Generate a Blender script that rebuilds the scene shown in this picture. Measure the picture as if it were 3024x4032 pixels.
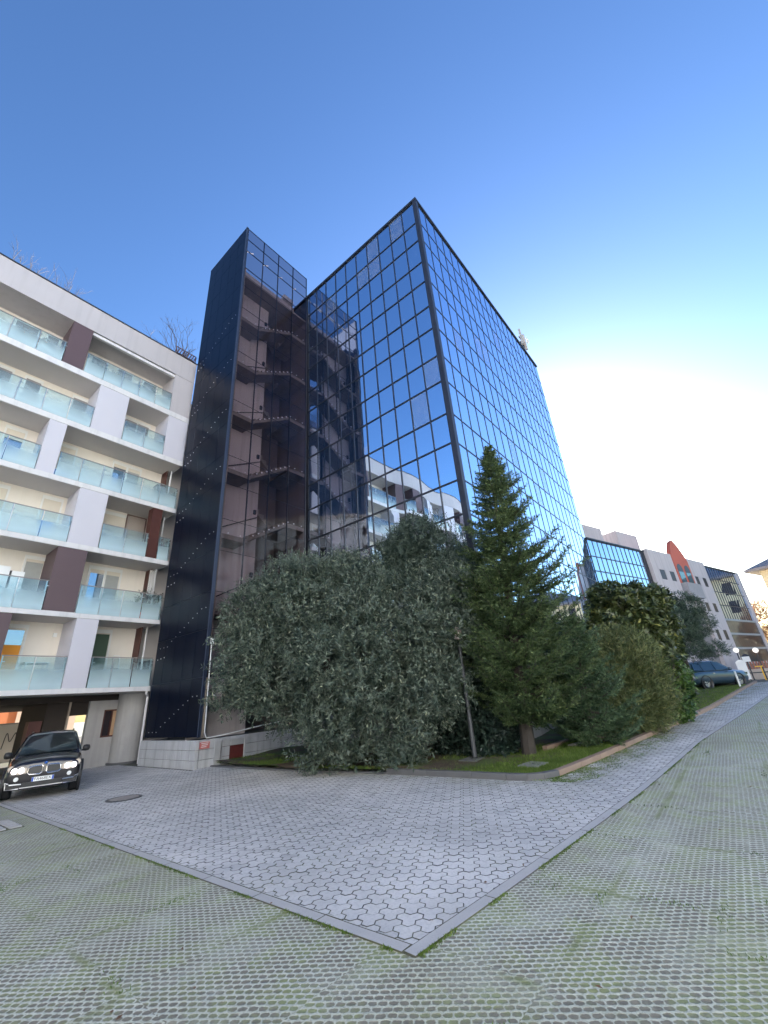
import bpy, math, random
import numpy as np
from mathutils import Vector, Matrix

random.seed(7); RNG = np.random.default_rng(11)
R_ = math.radians
for o in list(bpy.data.objects): bpy.data.objects.remove(o)
scene = bpy.context.scene
C = scene.collection

# ------------------------------------------------------------------ camera
EYE = 1.85
cam_d = bpy.data.cameras.new('camera'); cam = bpy.data.objects.new('camera', cam_d); C.objects.link(cam)
pitch, roll, yaw = R_(23.912), R_(-4.504), R_(38.195)
fw = Vector((math.cos(pitch)*math.cos(yaw), math.cos(pitch)*math.sin(yaw), math.sin(pitch)))
r0 = Vector((math.sin(yaw), -math.cos(yaw), 0)); u0 = r0.cross(fw)
rt = math.cos(roll)*r0 + math.sin(roll)*u0; up = -math.sin(roll)*r0 + math.cos(roll)*u0
mw = Matrix((rt, up, -fw)).transposed().to_4x4(); mw.translation = (0, 0, EYE)
cam.matrix_world = mw
cam_d.sensor_fit = 'VERTICAL'; cam_d.sensor_height = 36; cam_d.lens = 36*1637.6/4032
cam_d.clip_start = .05; cam_d.clip_end = 2000
scene.camera = cam
scene.render.resolution_x = 768; scene.render.resolution_y = 1024

# ------------------------------------------------------------------ sky, sun, exposure
SUN_AZ, SUN_EL = 15.0, 18.5
world = bpy.data.worlds.new('World'); scene.world = world; world.use_nodes = True
wn = world.node_tree; wn.nodes.clear()
sky = wn.nodes.new('ShaderNodeTexSky'); sky.sky_type = 'NISHITA'; sky.sun_disc = False
sky.sun_elevation = R_(SUN_EL); sky.sun_rotation = R_(90-SUN_AZ)
sky.altitude = 100; sky.air_density = 1.3; sky.dust_density = .8; sky.ozone_density = 3.8
bg = wn.nodes.new('ShaderNodeBackground'); bg.inputs[1].default_value = .05
wo = wn.nodes.new('ShaderNodeOutputWorld')
hsv = wn.nodes.new('ShaderNodeHueSaturation'); hsv.inputs['Saturation'].default_value = 1.04; hsv.inputs['Hue'].default_value = .505
gam = wn.nodes.new('ShaderNodeGamma'); gam.inputs['Gamma'].default_value = 1.25
wn.links.new(sky.outputs[0], gam.inputs['Color']); wn.links.new(gam.outputs[0], hsv.inputs['Color']); wn.links.new(hsv.outputs[0], bg.inputs[0]); wn.links.new(bg.outputs[0], wo.inputs[0])
sd = bpy.data.lights.new('sun', 'SUN'); sd.energy = 5.0; sd.angle = R_(.5); sd.color = (1, .93, .82)
sun = bpy.data.objects.new('sun', sd); C.objects.link(sun)
sdir = Vector((math.cos(R_(SUN_EL))*math.cos(R_(SUN_AZ)), math.cos(R_(SUN_EL))*math.sin(R_(SUN_AZ)), math.sin(R_(SUN_EL))))
sun.rotation_euler = sdir.to_track_quat('Z', 'Y').to_euler()
sun.location = (60, 14, 60)
scene.view_settings.view_transform = 'Standard'; scene.view_settings.look = 'None'
scene.view_settings.gamma = 1; scene.view_settings.exposure = 2.32

# ------------------------------------------------------------------ node helpers
class NT:
    def __init__(s, name):
        s.m = bpy.data.materials.new(name); s.m.use_nodes = True; s.t = s.m.node_tree; s.t.nodes.clear()
        s.out = s.t.nodes.new('ShaderNodeOutputMaterial')
    def n(s, kind, **kw):
        nd = s.t.nodes.new('ShaderNode'+kind)
        for k, v in kw.items(): setattr(nd, k, v)
        return nd
    def set(s, sock, v):
        if hasattr(v, 'is_output') or isinstance(v, bpy.types.NodeSocket): s.t.links.new(v, sock)
        elif isinstance(v, (tuple, list)) and len(v) == 3 and sock.type == 'RGBA': sock.default_value = (*v, 1)
        else: sock.default_value = v
    def math(s, op, a, b=None, c=None, clamp=False):
        nd = s.n('Math', operation=op, use_clamp=clamp); s.set(nd.inputs[0], a)
        if b is not None: s.set(nd.inputs[1], b)
        if c is not None: s.set(nd.inputs[2], c)
        return nd.outputs[0]
    def mix(s, f, a, b):
        nd = s.n('MixRGB'); s.set(nd.inputs[0], f); s.set(nd.inputs[1], a); s.set(nd.inputs[2], b); return nd.outputs[0]
    def coord(s, which='Object'): return s.n('TexCoord').outputs[which]
    def mapped(s, scale=(1, 1, 1), which='Object', rot=(0, 0, 0)):
        nd = s.n('Mapping'); s.set(nd.inputs[0], s.coord(which)); nd.inputs['Scale'].default_value = scale
        nd.inputs['Rotation'].default_value = rot; return nd.outputs[0]
    def noise(s, scale, detail=4, vec=None, rough=.55, out=0):
        nd = s.n('TexNoise'); nd.inputs['Scale'].default_value = scale; nd.inputs['Detail'].default_value = detail
        nd.inputs['Roughness'].default_value = rough
        s.set(nd.inputs['Vector'], vec if vec is not None else s.coord()); return nd.outputs[out]
    def ramp(s, f, stops):
        nd = s.n('ValToRGB'); e = nd.color_ramp.elements
        while len(e) < len(stops): e.new(.5)
        for q, (p, c) in zip(e, stops): q.position = p; q.color = (*c, 1) if len(c) == 3 else c
        s.set(nd.inputs[0], f); return nd.outputs[0]
    def remap(s, f, a, b, lo=0., hi=1.):
        nd = s.n('MapRange', clamp=True); s.set(nd.inputs[0], f)
        for i, v in enumerate((a, b, lo, hi)): nd.inputs[1+i].default_value = v
        return nd.outputs[0]
    def bsdf(s, col=(.5, .5, .5), rough=.6, metal=0., spec=.5, **kw):
        p = s.n('BsdfPrincipled'); s.set(p.inputs['Base Color'], col); s.set(p.inputs['Roughness'], rough)
        s.set(p.inputs['Metallic'], metal); s.set(p.inputs['Specular IOR Level'], spec)
        for k, v in kw.items(): s.set(p.inputs[k.replace('_', ' ')], v)
        return p
    def bump(s, h, strength=.3, dist=.02):
        nd = s.n('Bump'); s.set(nd.inputs['Height'], h); nd.inputs['Strength'].default_value = strength
        nd.inputs['Distance'].default_value = dist; return nd.outputs[0]
    def done(s, sh):
        s.t.links.new(sh if isinstance(sh, bpy.types.NodeSocket) else sh.outputs[0], s.out.inputs[0]); return s.m

def sc(c, k): return tuple(min(1, x*k) for x in c)
def plain(name, col, rough=.6, metal=0., var=.12, scale=3., bump=.0, spec=.5, streak=0., fine=0.):
    t = NT(name)
    f = t.noise(scale, 5)
    c = t.mix(f, sc(col, 1-var), sc(col, 1+var))
    if streak:
        st = t.noise(1.3, 5, t.mapped((3.2, 3.2, .22)))
        c = t.mix(t.math('MULTIPLY', t.remap(st, .48, .75), streak), c, sc(col, .45))
    if fine:
        fn = t.noise(60, 3); c = t.mix(t.math('MULTIPLY', t.remap(fn, .35, .65), fine), c, sc(col, .55))
    p = t.bsdf(c, rough, metal, spec)
    if bump: t.set(p.inputs['Normal'], t.bump(t.noise(scale*14, 4), bump, .01))
    return t.done(p)

def leaf_mat(name, dark, light, tip=None, rough=.5, trans=.25, spec=.4):
    t = NT(name)
    ri = t.n('NewGeometry').outputs['Random Per Island']
    stops = [(0, dark), (.7, light)] + ([(.93, light), (1, tip)] if tip else [(1, light)])
    c = t.ramp(ri, stops)
    big = t.noise(1.9, 4); c = t.mix(t.remap(big, .42, .62, 0, .62), c, sc(dark, .8))
    p = t.bsdf(c, rough, 0, spec)
    tr = t.n('BsdfTranslucent'); t.set(tr.inputs[0], c)
    mx = t.n('MixShader'); mx.inputs[0].default_value = trans
    t.t.links.new(p.outputs[0], mx.inputs[1]); t.t.links.new(tr.outputs[0], mx.inputs[2])
    return t.done(mx)

def mirror_mat(name, tint, body, k=.8, rough=.015, spec=.3, edge=(1, 1, 1)):
    t = NT(name)
    ob = t.n('NewGeometry').outputs['Random Per Island']
    g = t.bsdf(t.mix(t.remap(ob, 0, 1, 0, .16), tint, sc(tint, .72)), rough, 1., Specular_Tint=(*edge, 1))
    d = t.bsdf(body, .3, 0, spec)
    mx = t.n('MixShader'); mx.inputs[0].default_value = k
    t.t.links.new(d.outputs[0], mx.inputs[1]); t.t.links.new(g.outputs[0], mx.inputs[2])
    return t.done(mx)

def clear_glass(name, tint, k=.12, frost=None, refl=.8):
    """thin glass: transparent + reflection; frost=(colour, top, bottom) prints a frosted gradient"""
    t = NT(name)
    tr = t.n('BsdfTransparent'); t.set(tr.inputs[0], tint)
    gl = t.n('BsdfGlossy'); gl.inputs['Roughness'].default_value = .03
    lw = t.n('LayerWeight'); lw.inputs[0].default_value = .25
    f = t.math('ADD', t.math('MULTIPLY', lw.outputs['Fresnel'], refl), k*.4, clamp=True)
    base = tr.outputs[0]
    if frost:
        col, a, b = frost
        sep = t.n('SeparateXYZ'); t.set(sep.inputs[0], t.coord('Generated'))
        tl = t.n('BsdfTranslucent'); t.set(tl.inputs[0], col)
        df = t.n('BsdfDiffuse'); t.set(df.inputs[0], col)
        m0 = t.n('MixShader'); m0.inputs[0].default_value = .75
        t.t.links.new(tl.outputs[0], m0.inputs[1]); t.t.links.new(df.outputs[0], m0.inputs[2])
        m1 = t.n('MixShader'); t.set(m1.inputs[0], t.remap(sep.outputs[2], .15, .85, b, a))
        t.t.links.new(base, m1.inputs[1]); t.t.links.new(m0.outputs[0], m1.inputs[2]); base = m1.outputs[0]
    mx = t.n('MixShader'); t.set(mx.inputs[0], f)
    t.t.links.new(base, mx.inputs[1]); t.t.links.new(gl.outputs[0], mx.inputs[2])
    return t.done(mx)

def emit(name, col, k):
    t = NT(name); e = t.n('Emission'); t.set(e.inputs[0], col); e.inputs[1].default_value = k; return t.done(e)

# ------------------------------------------------------------------ object helpers
ORG = {}
def tag(o, label=None, cat=None, group=None, kind=None):
    if label: o['label'] = label
    if cat: o['category'] = cat
    if group: o['group'] = group
    if kind: o['kind'] = kind
    return o
def thing(name, label, cat, loc=(0, 0, 0), rotz=0., group=None, local=False):
    o = bpy.data.objects.new(name, None); C.objects.link(o); o.location = loc; o.rotation_euler = (0, 0, rotz)
    o.empty_display_size = .3
    ORG[o.name] = Vector((0, 0, 0)) if local else Vector(loc)
    return tag(o, label, cat, group)
def link_mesh(name, me, mat, parent=None, smooth=False):
    o = bpy.data.objects.new(name, me); C.objects.link(o)
    if mat: me.materials.append(mat)
    if parent is not None:
        o.parent = parent; ORG[o.name] = ORG[parent.name]
    if smooth: me.shade_smooth()
    return o
class MB:
    def __init__(s, xf=None): s.v = []; s.f = []; s.xf = xf
    def add(s, vs, fs):
        b = len(s.v); s.v += [tuple(p) for p in vs]; s.f += [tuple(i+b for i in f) for f in fs]; return s
    def hexa(s, p):   # 8 points: bottom 4 ccw, top 4
        return s.add(p, [(3, 2, 1, 0), (4, 5, 6, 7), (0, 1, 5, 4), (1, 2, 6, 5), (2, 3, 7, 6), (3, 0, 4, 7)])
    def box(s, x0, x1, y0, y1, z0, z1):
        return s.hexa([(x0, y0, z0), (x1, y0, z0), (x1, y1, z0), (x0, y1, z0), (x0, y0, z1), (x1, y0, z1), (x1, y1, z1), (x0, y1, z1)])
    def obox(s, c, ax, ay, az):   # centre and three half-axis vectors
        c, ax, ay, az = map(Vector, (c, ax, ay, az))
        return s.hexa([c-ax-ay-az, c+ax-ay-az, c+ax+ay-az, c-ax+ay-az, c-ax-ay+az, c+ax-ay+az, c+ax+ay+az, c-ax+ay+az])
    def ribbon(s, x0, x1, d0, d1, z0, z1, step=.5):
        n = max(1, int(abs(x1-x0)/step)); xs = [x0+(x1-x0)*i/n for i in range(n+1)]
        vs = []; fs = []
        for x in xs: vs += [(x, d0, z0), (x, d1, z0), (x, d1, z1), (x, d0, z1)]
        for i in range(n):
            a = 4*i; b = a+4
            for q in range(4): fs.append((a+q, b+q, b+(q+1) % 4, a+(q+1) % 4))
        fs.append((0, 1, 2, 3)); fs.append((4*n+3, 4*n+2, 4*n+1, 4*n))
        return s.add(vs, fs)
    def prism(s, poly, o, ux, uy, ext):   # 2D polygon in plane (o,ux,uy), extruded by vector ext
        o, ux, uy, ext = map(Vector, (o, ux, uy, ext)); n = len(poly)
        a = [o+ux*p[0]+uy*p[1] for p in poly]; b = [p+ext for p in a]
        return s.add(a+b, [tuple(range(n)), tuple(range(2*n-1, n-1, -1))]+[(i, i+n, (i+1) % n+n, (i+1) % n) for i in range(n)])
    def tube(s, pts, r, seg=6):
        pts = [Vector(p) for p in pts]; n = len(pts); rs = r if isinstance(r, (list, tuple)) else [r]*n
        vs = []; ref = Vector((.31, .87, .38))
        for i, p in enumerate(pts):
            d = (pts[min(i+1, n-1)]-pts[max(i-1, 0)])
            if d.length < 1e-9: d = Vector((0, 0, 1))
            d.normalize(); a = d.cross(ref if abs(d.dot(ref)) < .95 else Vector((1, 0, 0))).normalized(); b = d.cross(a)
            vs += [p+(a*math.cos(2*math.pi*k/seg)+b*math.sin(2*math.pi*k/seg))*rs[i] for k in range(seg)]
        fs = [(i*seg+k, i*seg+(k+1) % seg, (i+1)*seg+(k+1) % seg, (i+1)*seg+k) for i in range(n-1) for k in range(seg)]
        fs += [tuple(range(seg-1, -1, -1)), tuple((n-1)*seg+k for k in range(seg))]
        return s.add(vs, fs)
    def lathe(s, prof, o=(0, 0, 0), ax=(0, 0, 1), seg=24, close=False):   # prof: (radius, along axis)
        o = Vector(o); ax = Vector(ax).normalized(); a = ax.orthogonal().normalized(); b = ax.cross(a); n = len(prof)
        vs = [o+ax*h+(a*math.cos(2*math.pi*k/seg)+b*math.sin(2*math.pi*k/seg))*r for r, h in prof for k in range(seg)]
        fs = [(i*seg+k, i*seg+(k+1) % seg, (i+1)*seg+(k+1) % seg, (i+1)*seg+k) for i in range(n-1) for k in range(seg)]
        if not close: fs += [tuple(range(seg-1, -1, -1)), tuple((n-1)*seg+k for k in range(seg))]
        else: fs += [((n-1)*seg+k, (n-1)*seg+(k+1) % seg, (k+1) % seg, k) for k in range(seg)]
        return s.add(vs, fs)
    def build(s, name, mat, parent=None, smooth=False, bevel=0, sub=0):
        org = ORG[parent.name] if parent is not None else Vector((0, 0, 0))
        vs = s.v if not s.xf else [s.xf(*p) for p in s.v]
        me = bpy.data.meshes.new(name); me.from_pydata([tuple(Vector(p)-org) for p in vs], [], s.f); me.validate()
        import bmesh
        bm = bmesh.new(); bm.from_mesh(me); bmesh.ops.recalc_face_normals(bm, faces=bm.faces); bm.to_mesh(me); bm.free()
        o = link_mesh(name, me, mat, parent, smooth)
        if bevel:
            m = o.modifiers.new('bevel', 'BEVEL'); m.width = bevel; m.segments = 2; m.limit_method = 'ANGLE'
        if sub:
            m = o.modifiers.new('sub', 'SUBSURF'); m.levels = sub; m.render_levels = sub
        return o
def fast_mesh(name, V, F, mat, parent=None):   # V (n,3), F (m,k) equal-sized faces
    org = ORG[parent.name] if parent is not None else Vector((0, 0, 0))
    V = np.asarray(V, np.float32)-np.array(org, np.float32); F = np.asarray(F, np.int32)
    me = bpy.data.meshes.new(name); k = F.shape[1]
    me.vertices.add(len(V)); me.vertices.foreach_set('co', V.ravel())
    me.loops.add(F.size); me.loops.foreach_set('vertex_index', F.ravel())
    me.polygons.add(len(F)); me.polygons.foreach_set('loop_start', np.arange(0, F.size, k, dtype=np.int32))
    me.update(calc_edges=True); me.validate()
    return link_mesh(name, me, mat, parent)
def copy_tree(o, parent=None):
    c = o.copy(); C.objects.link(c); ORG[c.name] = ORG.get(o.name, Vector())
    if parent is not None: c.parent = parent
    for ch in [q for q in C.objects if q.parent == o]: copy_tree(ch, c)
    return c
def glyphs(name, body, size, mat, parent, M, depth=.002):
    cu = bpy.data.curves.new(name, 'FONT'); cu.body = body; cu.size = size; cu.extrude = depth; cu.align_x = 'CENTER'; cu.align_y = 'CENTER'
    tmp = bpy.data.objects.new(name+'_tmp', cu); C.objects.link(tmp)
    me = bpy.data.meshes.new_from_object(tmp.evaluated_get(bpy.context.evaluated_depsgraph_get()))
    bpy.data.objects.remove(tmp); me.transform(M)
    return link_mesh(name, me, mat, parent)
def struct(o): o['kind'] = 'structure'; return o
def stuff(o): o['kind'] = 'stuff'; return o
def zg(x):
    x = min(x, 42.0); a = (x-9.0)/2.0
    return .028*2.0*(math.log1p(math.exp(a)) if a < 30 else a)

# ------------------------------------------------------------------ materials
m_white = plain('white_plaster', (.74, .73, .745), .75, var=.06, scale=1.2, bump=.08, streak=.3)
m_parapet = plain('parapet_plaster', (.52, .49, .51), .8, var=.06, scale=.8, bump=.1, streak=.18)
m_lilac = plain('pale_panel', (.62, .61, .68), .6, var=.03, scale=.9)
m_cream = plain('cream_wall', (.78, .715, .635), .8, var=.05, scale=1.5, bump=.08, streak=.1)
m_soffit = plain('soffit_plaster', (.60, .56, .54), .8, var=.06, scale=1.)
m_brown = plain('brown_panel', (.115, .075, .085), .55, var=.08, scale=1.)
m_wood = plain('red_brown_wood', (.075, .022, .017), .55, var=.2, scale=4)
m_concrete = plain('concrete', (.40, .39, .385), .85, var=.16, scale=1.6, bump=.25, streak=.3, fine=.15)
m_block = plain('plinth_block', (.50, .51, .53), .85, var=.14, scale=2.5, bump=.25, streak=.55, fine=.15)
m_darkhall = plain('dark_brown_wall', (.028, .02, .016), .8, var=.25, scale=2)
m_frame = plain('white_window_frame', (.78, .77, .74), .4, var=.03)
m_shutter = plain('cream_shutter', (.70, .63, .53), .6, var=.05)
m_gshutter = plain('grey_shutter', (.27, .25, .25), .6, var=.08)
m_steel = plain('brushed_steel', (.62, .62, .63), .3, 1., var=.06)
m_dsteel = plain('dark_metal', (.06, .062, .07), .45, .6, var=.15)
m_black = plain('black_plastic', (.02, .02, .022), .45, var=.1)
m_red = plain('red_paint', (.50, .06, .04), .5, var=.1)
m_lamp_w = plain('white_plastic', (.85, .85, .84), .35, var=.02)
m_rail = clear_glass('frosted_balcony_glass', (.83, .94, .97), .10, ((.76, .94, 1.0), .05, .68))
m_pane = mirror_mat('window_pane_glass', (.42, .50, .58), (.02, .025, .035), .45, .02)
m_pane_b = mirror_mat('blue_window_glass', (.75, .85, .95), (.03, .05, .08), .62, .02)
m_tower_l = mirror_mat('blue_mirror_glass', (.72, .85, 1.0), (.012, .017, .03), .92, edge=(.72, .84, .97))
m_tower_b = mirror_mat('blue_mirror_glass_with_blind', (.60, .73, .88), (.20, .21, .24), .74, .02, edge=(.70, .84, 1))
m_mull = plain('dark_mullion', (.035, .038, .052), .4, .5, var=.2, scale=2)
m_black_glass = mirror_mat('black_cladding_glass', (.05, .07, .13), (.004, .007, .018), .025, .2, .06)
m_seam = plain('cladding_joint', (.035, .05, .09), .5, .3, var=.2)
m_clear = clear_glass('tinted_stair_glass', (.72, .69, .71), .02, refl=.07)
m_shaft = plain('grey_shaft_wall', (.52, .465, .455), .8, var=.08, scale=.7, streak=.35)
m_stair = plain('stair_concrete', (.22, .19, .175), .85, var=.25, scale=3, bump=.2, streak=.3)
m_rust = plain('weathered_edge', (.33, .27, .22), .8, var=.45, scale=1.4, streak=.5)
m_stud_glint = plain('white_stud_and_glint', (.95, .95, .97), .3, var=.01)  # white for the front studs and for painted sun glints
m_pink = plain('pink_concrete_panel', (.50, .45, .465), .8, var=.06, scale=.9, bump=.1, streak=.35)
m_terra = plain('red_plaster', (.50, .115, .075), .75, var=.1, scale=1.2)
m_dwin = plain('dark_window', (.03, .025, .03), .3, var=.1, spec=.15)
m_bark = plain('bark', (.05, .042, .037), .9, var=.35, scale=6, bump=.6)
m_twig = plain('grey_twig', (.10, .085, .085), .85, var=.2, scale=5)
m_kerb = plain('grey_kerb', (.125, .125, .13), .85, var=.25, scale=2.5, bump=.3, fine=.2)
m_kerb_t = plain('terracotta_kerb', (.30, .215, .165), .85, var=.25, scale=2.5, bump=.3, fine=.2)
m_strip = plain('pale_border_strip', (.48, .46, .455), .85, var=.12, scale=3, bump=.2, fine=.2)

# ------------------------------------------------------------------ ground
def moss_paving():
    t = NT('paver_concrete')
    ri = t.n('NewGeometry').outputs['Random Per Island']
    c = t.mix(ri, (.49, .475, .47), (.59, .57, .56))
    c = t.mix(t.remap(t.noise(.45, 4), .45, .70), c, (.76, .72, .70))
    c = t.mix(t.remap(t.noise(38, 3), .45, .75, 0, .35), c, (.26, .26, .27))
    c = t.mix(t.remap(t.noise(.9, 5), .55, .75, 0, .5), c, (.30, .30, .29))
    c = t.mix(t.remap(t.noise(.75, 6, rough=.7), .60, .68, 0, .55), c, (.27, .255, .25))
    c = t.mix(t.remap(t.noise(2.7, 5, rough=.6), .68, .76, 0, .6), c, (.17, .165, .16))
    sep = t.n('SeparateXYZ'); t.set(sep.inputs[0], t.coord())
    x, y = sep.outputs[0], sep.outputs[1]
    # moss creeps in beside the kerb that bounds the path
    dk = t.math('ADD', y, t.math('MULTIPLY', t.math('SUBTRACT', x, 9.5), .135))
    near = t.math('MULTIPLY', t.remap(dk, 2.75, 4.0), t.remap(x, 8.6, 10.2))
    mo = t.math('MULTIPLY', near, t.remap(t.noise(2.6, 5), .38, .56))
    c = t.mix(t.math('MULTIPLY', mo, .85), c, t.mix(t.noise(9, 3), (.13, .15, .055), (.26, .24, .14)))
    p = t.bsdf(c, .8, 0, .35); t.set(p.inputs['Normal'], t.bump(t.noise(45, 4), .25, .006))
    return t.done(p)
m_paver = moss_paving()
def joint_mat():
    t = NT('sand_joint')
    c = t.mix(t.remap(t.noise(1.1, 4), .45, .65), (.105, .10, .098), (.11, .115, .06))
    return t.done(t.bsdf(c, .95))
m_joint = joint_mat()
def grid_paver():
    t = NT('grass_grid_paver')
    sep = t.n('SeparateXYZ'); t.set(sep.inputs[0], t.mapped((1, 1, 1), 'Object', (0, 0, R_(57))))
    wob = t.noise(7, 4, rough=.7)
    u = t.math('DIVIDE', sep.outputs[0], .071); v = t.math('DIVIDE', sep.outputs[1], .059)
    v = t.math('ADD', v, t.math('MULTIPLY', wob, .5))
    s0 = t.n('SeparateXYZ'); t.set(s0.inputs[0], t.coord())
    cmb = t.n('CombineXYZ'); t.set(cmb.inputs[0], t.math('FLOOR', t.math('ADD', t.math('DIVIDE', s0.outputs[0], 1.62), .8))); t.set(cmb.inputs[1], t.math('FLOOR', t.math('ADD', t.math('DIVIDE', s0.outputs[1], 1.27), .62)))
    wn_ = t.n('TexWhiteNoise'); t.set(wn_.inputs['Vector'], cmb.outputs[0]); slab = wn_.outputs['Value']
    u = t.math('ADD', u, t.math('MULTIPLY', slab, 7.)); v = t.math('ADD', v, t.math('MULTIPLY', slab, 3.7))
    row = t.math('FLOOR', v)
    us = t.math('ADD', t.math('ADD', u, t.math('MULTIPLY', t.math('MODULO', row, 2.), .5)), t.math('MULTIPLY', wob, .35))
    fu = t.math('SUBTRACT', t.math('FRACT', us), .5); fv = t.math('SUBTRACT', t.math('FRACT', v), .5)
    # lobed hole: superellipse with a pinched waist
    du = t.math('POWER', t.math('ABSOLUTE', t.math('DIVIDE', fu, .43)), 3.2)
    dv = t.math('POWER', t.math('ABSOLUTE', t.math('DIVIDE', fv, .35)), 2.6)
    hole = t.remap(t.math('ADD', t.math('ADD', du, dv), t.math('MULTIPLY', t.math('SUBTRACT', t.noise(34, 4, rough=.7), .5), 2.6)), .65, 1.35, 1, 0)
    big = t.noise(.35, 3)
    hole = t.math('MULTIPLY', hole, t.remap(t.noise(1.6, 4), .28, .5, .55, 1))
    soil = t.mix(t.noise(14, 3), (.10, .09, .072), (.27, .24, .18))
    moss = t.mix(t.noise(30, 3), (.16, .19, .07), (.30, .32, .15))
    fill = t.mix(t.remap(t.noise(2.2, 6, rough=.65), .47, .58), soil, moss)
    rib = t.mix(t.noise(5, 4), (.54, .55, .47), (.76, .75, .67))
    rib = t.mix(t.remap(big, .42, .62, 0, .55), rib, (.47, .47, .32))
    rib = t.mix(t.remap(t.noise(48, 5, rough=.75), .46, .66, 0, .75), rib, (.25, .26, .18))
    rib = t.mix(t.math('MULTIPLY', slab, .4), rib, (.44, .445, .36))
    c = t.mix(t.math('MULTIPLY', hole, .9), rib, fill)
    # mossy seams between the slabs
    s2 = t.n('SeparateXYZ'); t.set(s2.inputs[0], t.coord())
    def seam(sock, per, off, w):
        f = t.math('FRACT', t.math('ADD', t.math('DIVIDE', t.math('ADD', sock, t.math('MULTIPLY', t.noise(3, 2), .08)), per), off))
        return t.remap(t.math('ABSOLUTE', t.math('SUBTRACT', f, .5)), 0, w, 1, 0)
    sm = t.math('MAXIMUM', t.math('MULTIPLY', seam(s2.outputs[1], 1.27, .12, .05), t.remap(t.noise(1.0, 3), .47, .62)),
                t.math('MULTIPLY', seam(s2.outputs[0], 1.62, .3, .035), t.remap(t.noise(1.4, 3), .5, .63)))
    c = t.mix(t.math('MULTIPLY', sm, .8), c, moss)
    c = t.mix(t.remap(t.noise(1.9, 6, rough=.7), .66, .74, 0, .8), c, (.13, .17, .045))
    p = t.bsdf(c, .88, 0, .3)
    h = t.math('SUBTRACT', t.math('MULTIPLY', t.noise(40, 3), .5), t.math('MULTIPLY', hole, .6))
    t.set(p.inputs['Normal'], t.bump(h, .6, .02))
    return t.done(p)
m_grid = grid_paver()
def soil_mat():
    t = NT('planting_soil')
    c = t.mix(t.noise(6, 5), (.045, .032, .022), (.11, .075, .05))
    c = t.mix(t.remap(t.noise(1.3, 4), .45, .6), c, (.065, .095, .022))
    p = t.bsdf(c, .95); t.set(p.inputs['Normal'], t.bump(t.noise(22, 4), .7, .03)); return t.done(p)
m_soil = soil_mat()

def sheet(name, xs, ylo, yhi, z, mat, ny=1):
    V = []; F = []
    for x in xs:
        a, b = ylo(x), yhi(x)
        for k in range(ny+1): V.append((x, a+(b-a)*k/ny, zg(x)+z))
    for i in range(len(xs)-1):
        for k in range(ny):
            q = i*(ny+1)+k; F.append((q, q+ny+1, q+ny+2, q+1))
    return struct(fast_mesh(name, V, F, mat))
XS = sorted(set([-300, -80, -20, 0, 3] + [4+i*1.0 for i in range(42)] + [48, 60, 90, 150, 400]))
sheet('ground', XS, lambda x: -300, lambda x: 400, 0, m_grid)
EDGE = [(3.37, 2.69), (9.2, 2.15), (14.9, 1.72), (20.9, .92), (28.9, -.05), (36, -1.0), (60, -6)]
def pl(tab, x):
    for (a, b), (c, d) in zip(tab, tab[1:]):
        if x <= c: return b+(d-b)*(x-a)/(c-a)
    return tab[-1][1]
KERB = [(9.55, 4.30), (9.75, 4.02), (10.1, 3.82), (12.1, 3.5), (15.5, 3.04), (23.5, 1.88), (35, .85), (41, .2)]
edge = lambda x: pl(EDGE, x)
PX = [3.37] + [4+i for i in range(57)]
sheet('paving_joints', PX, edge, lambda x: 60, .002, m_joint)

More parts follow.
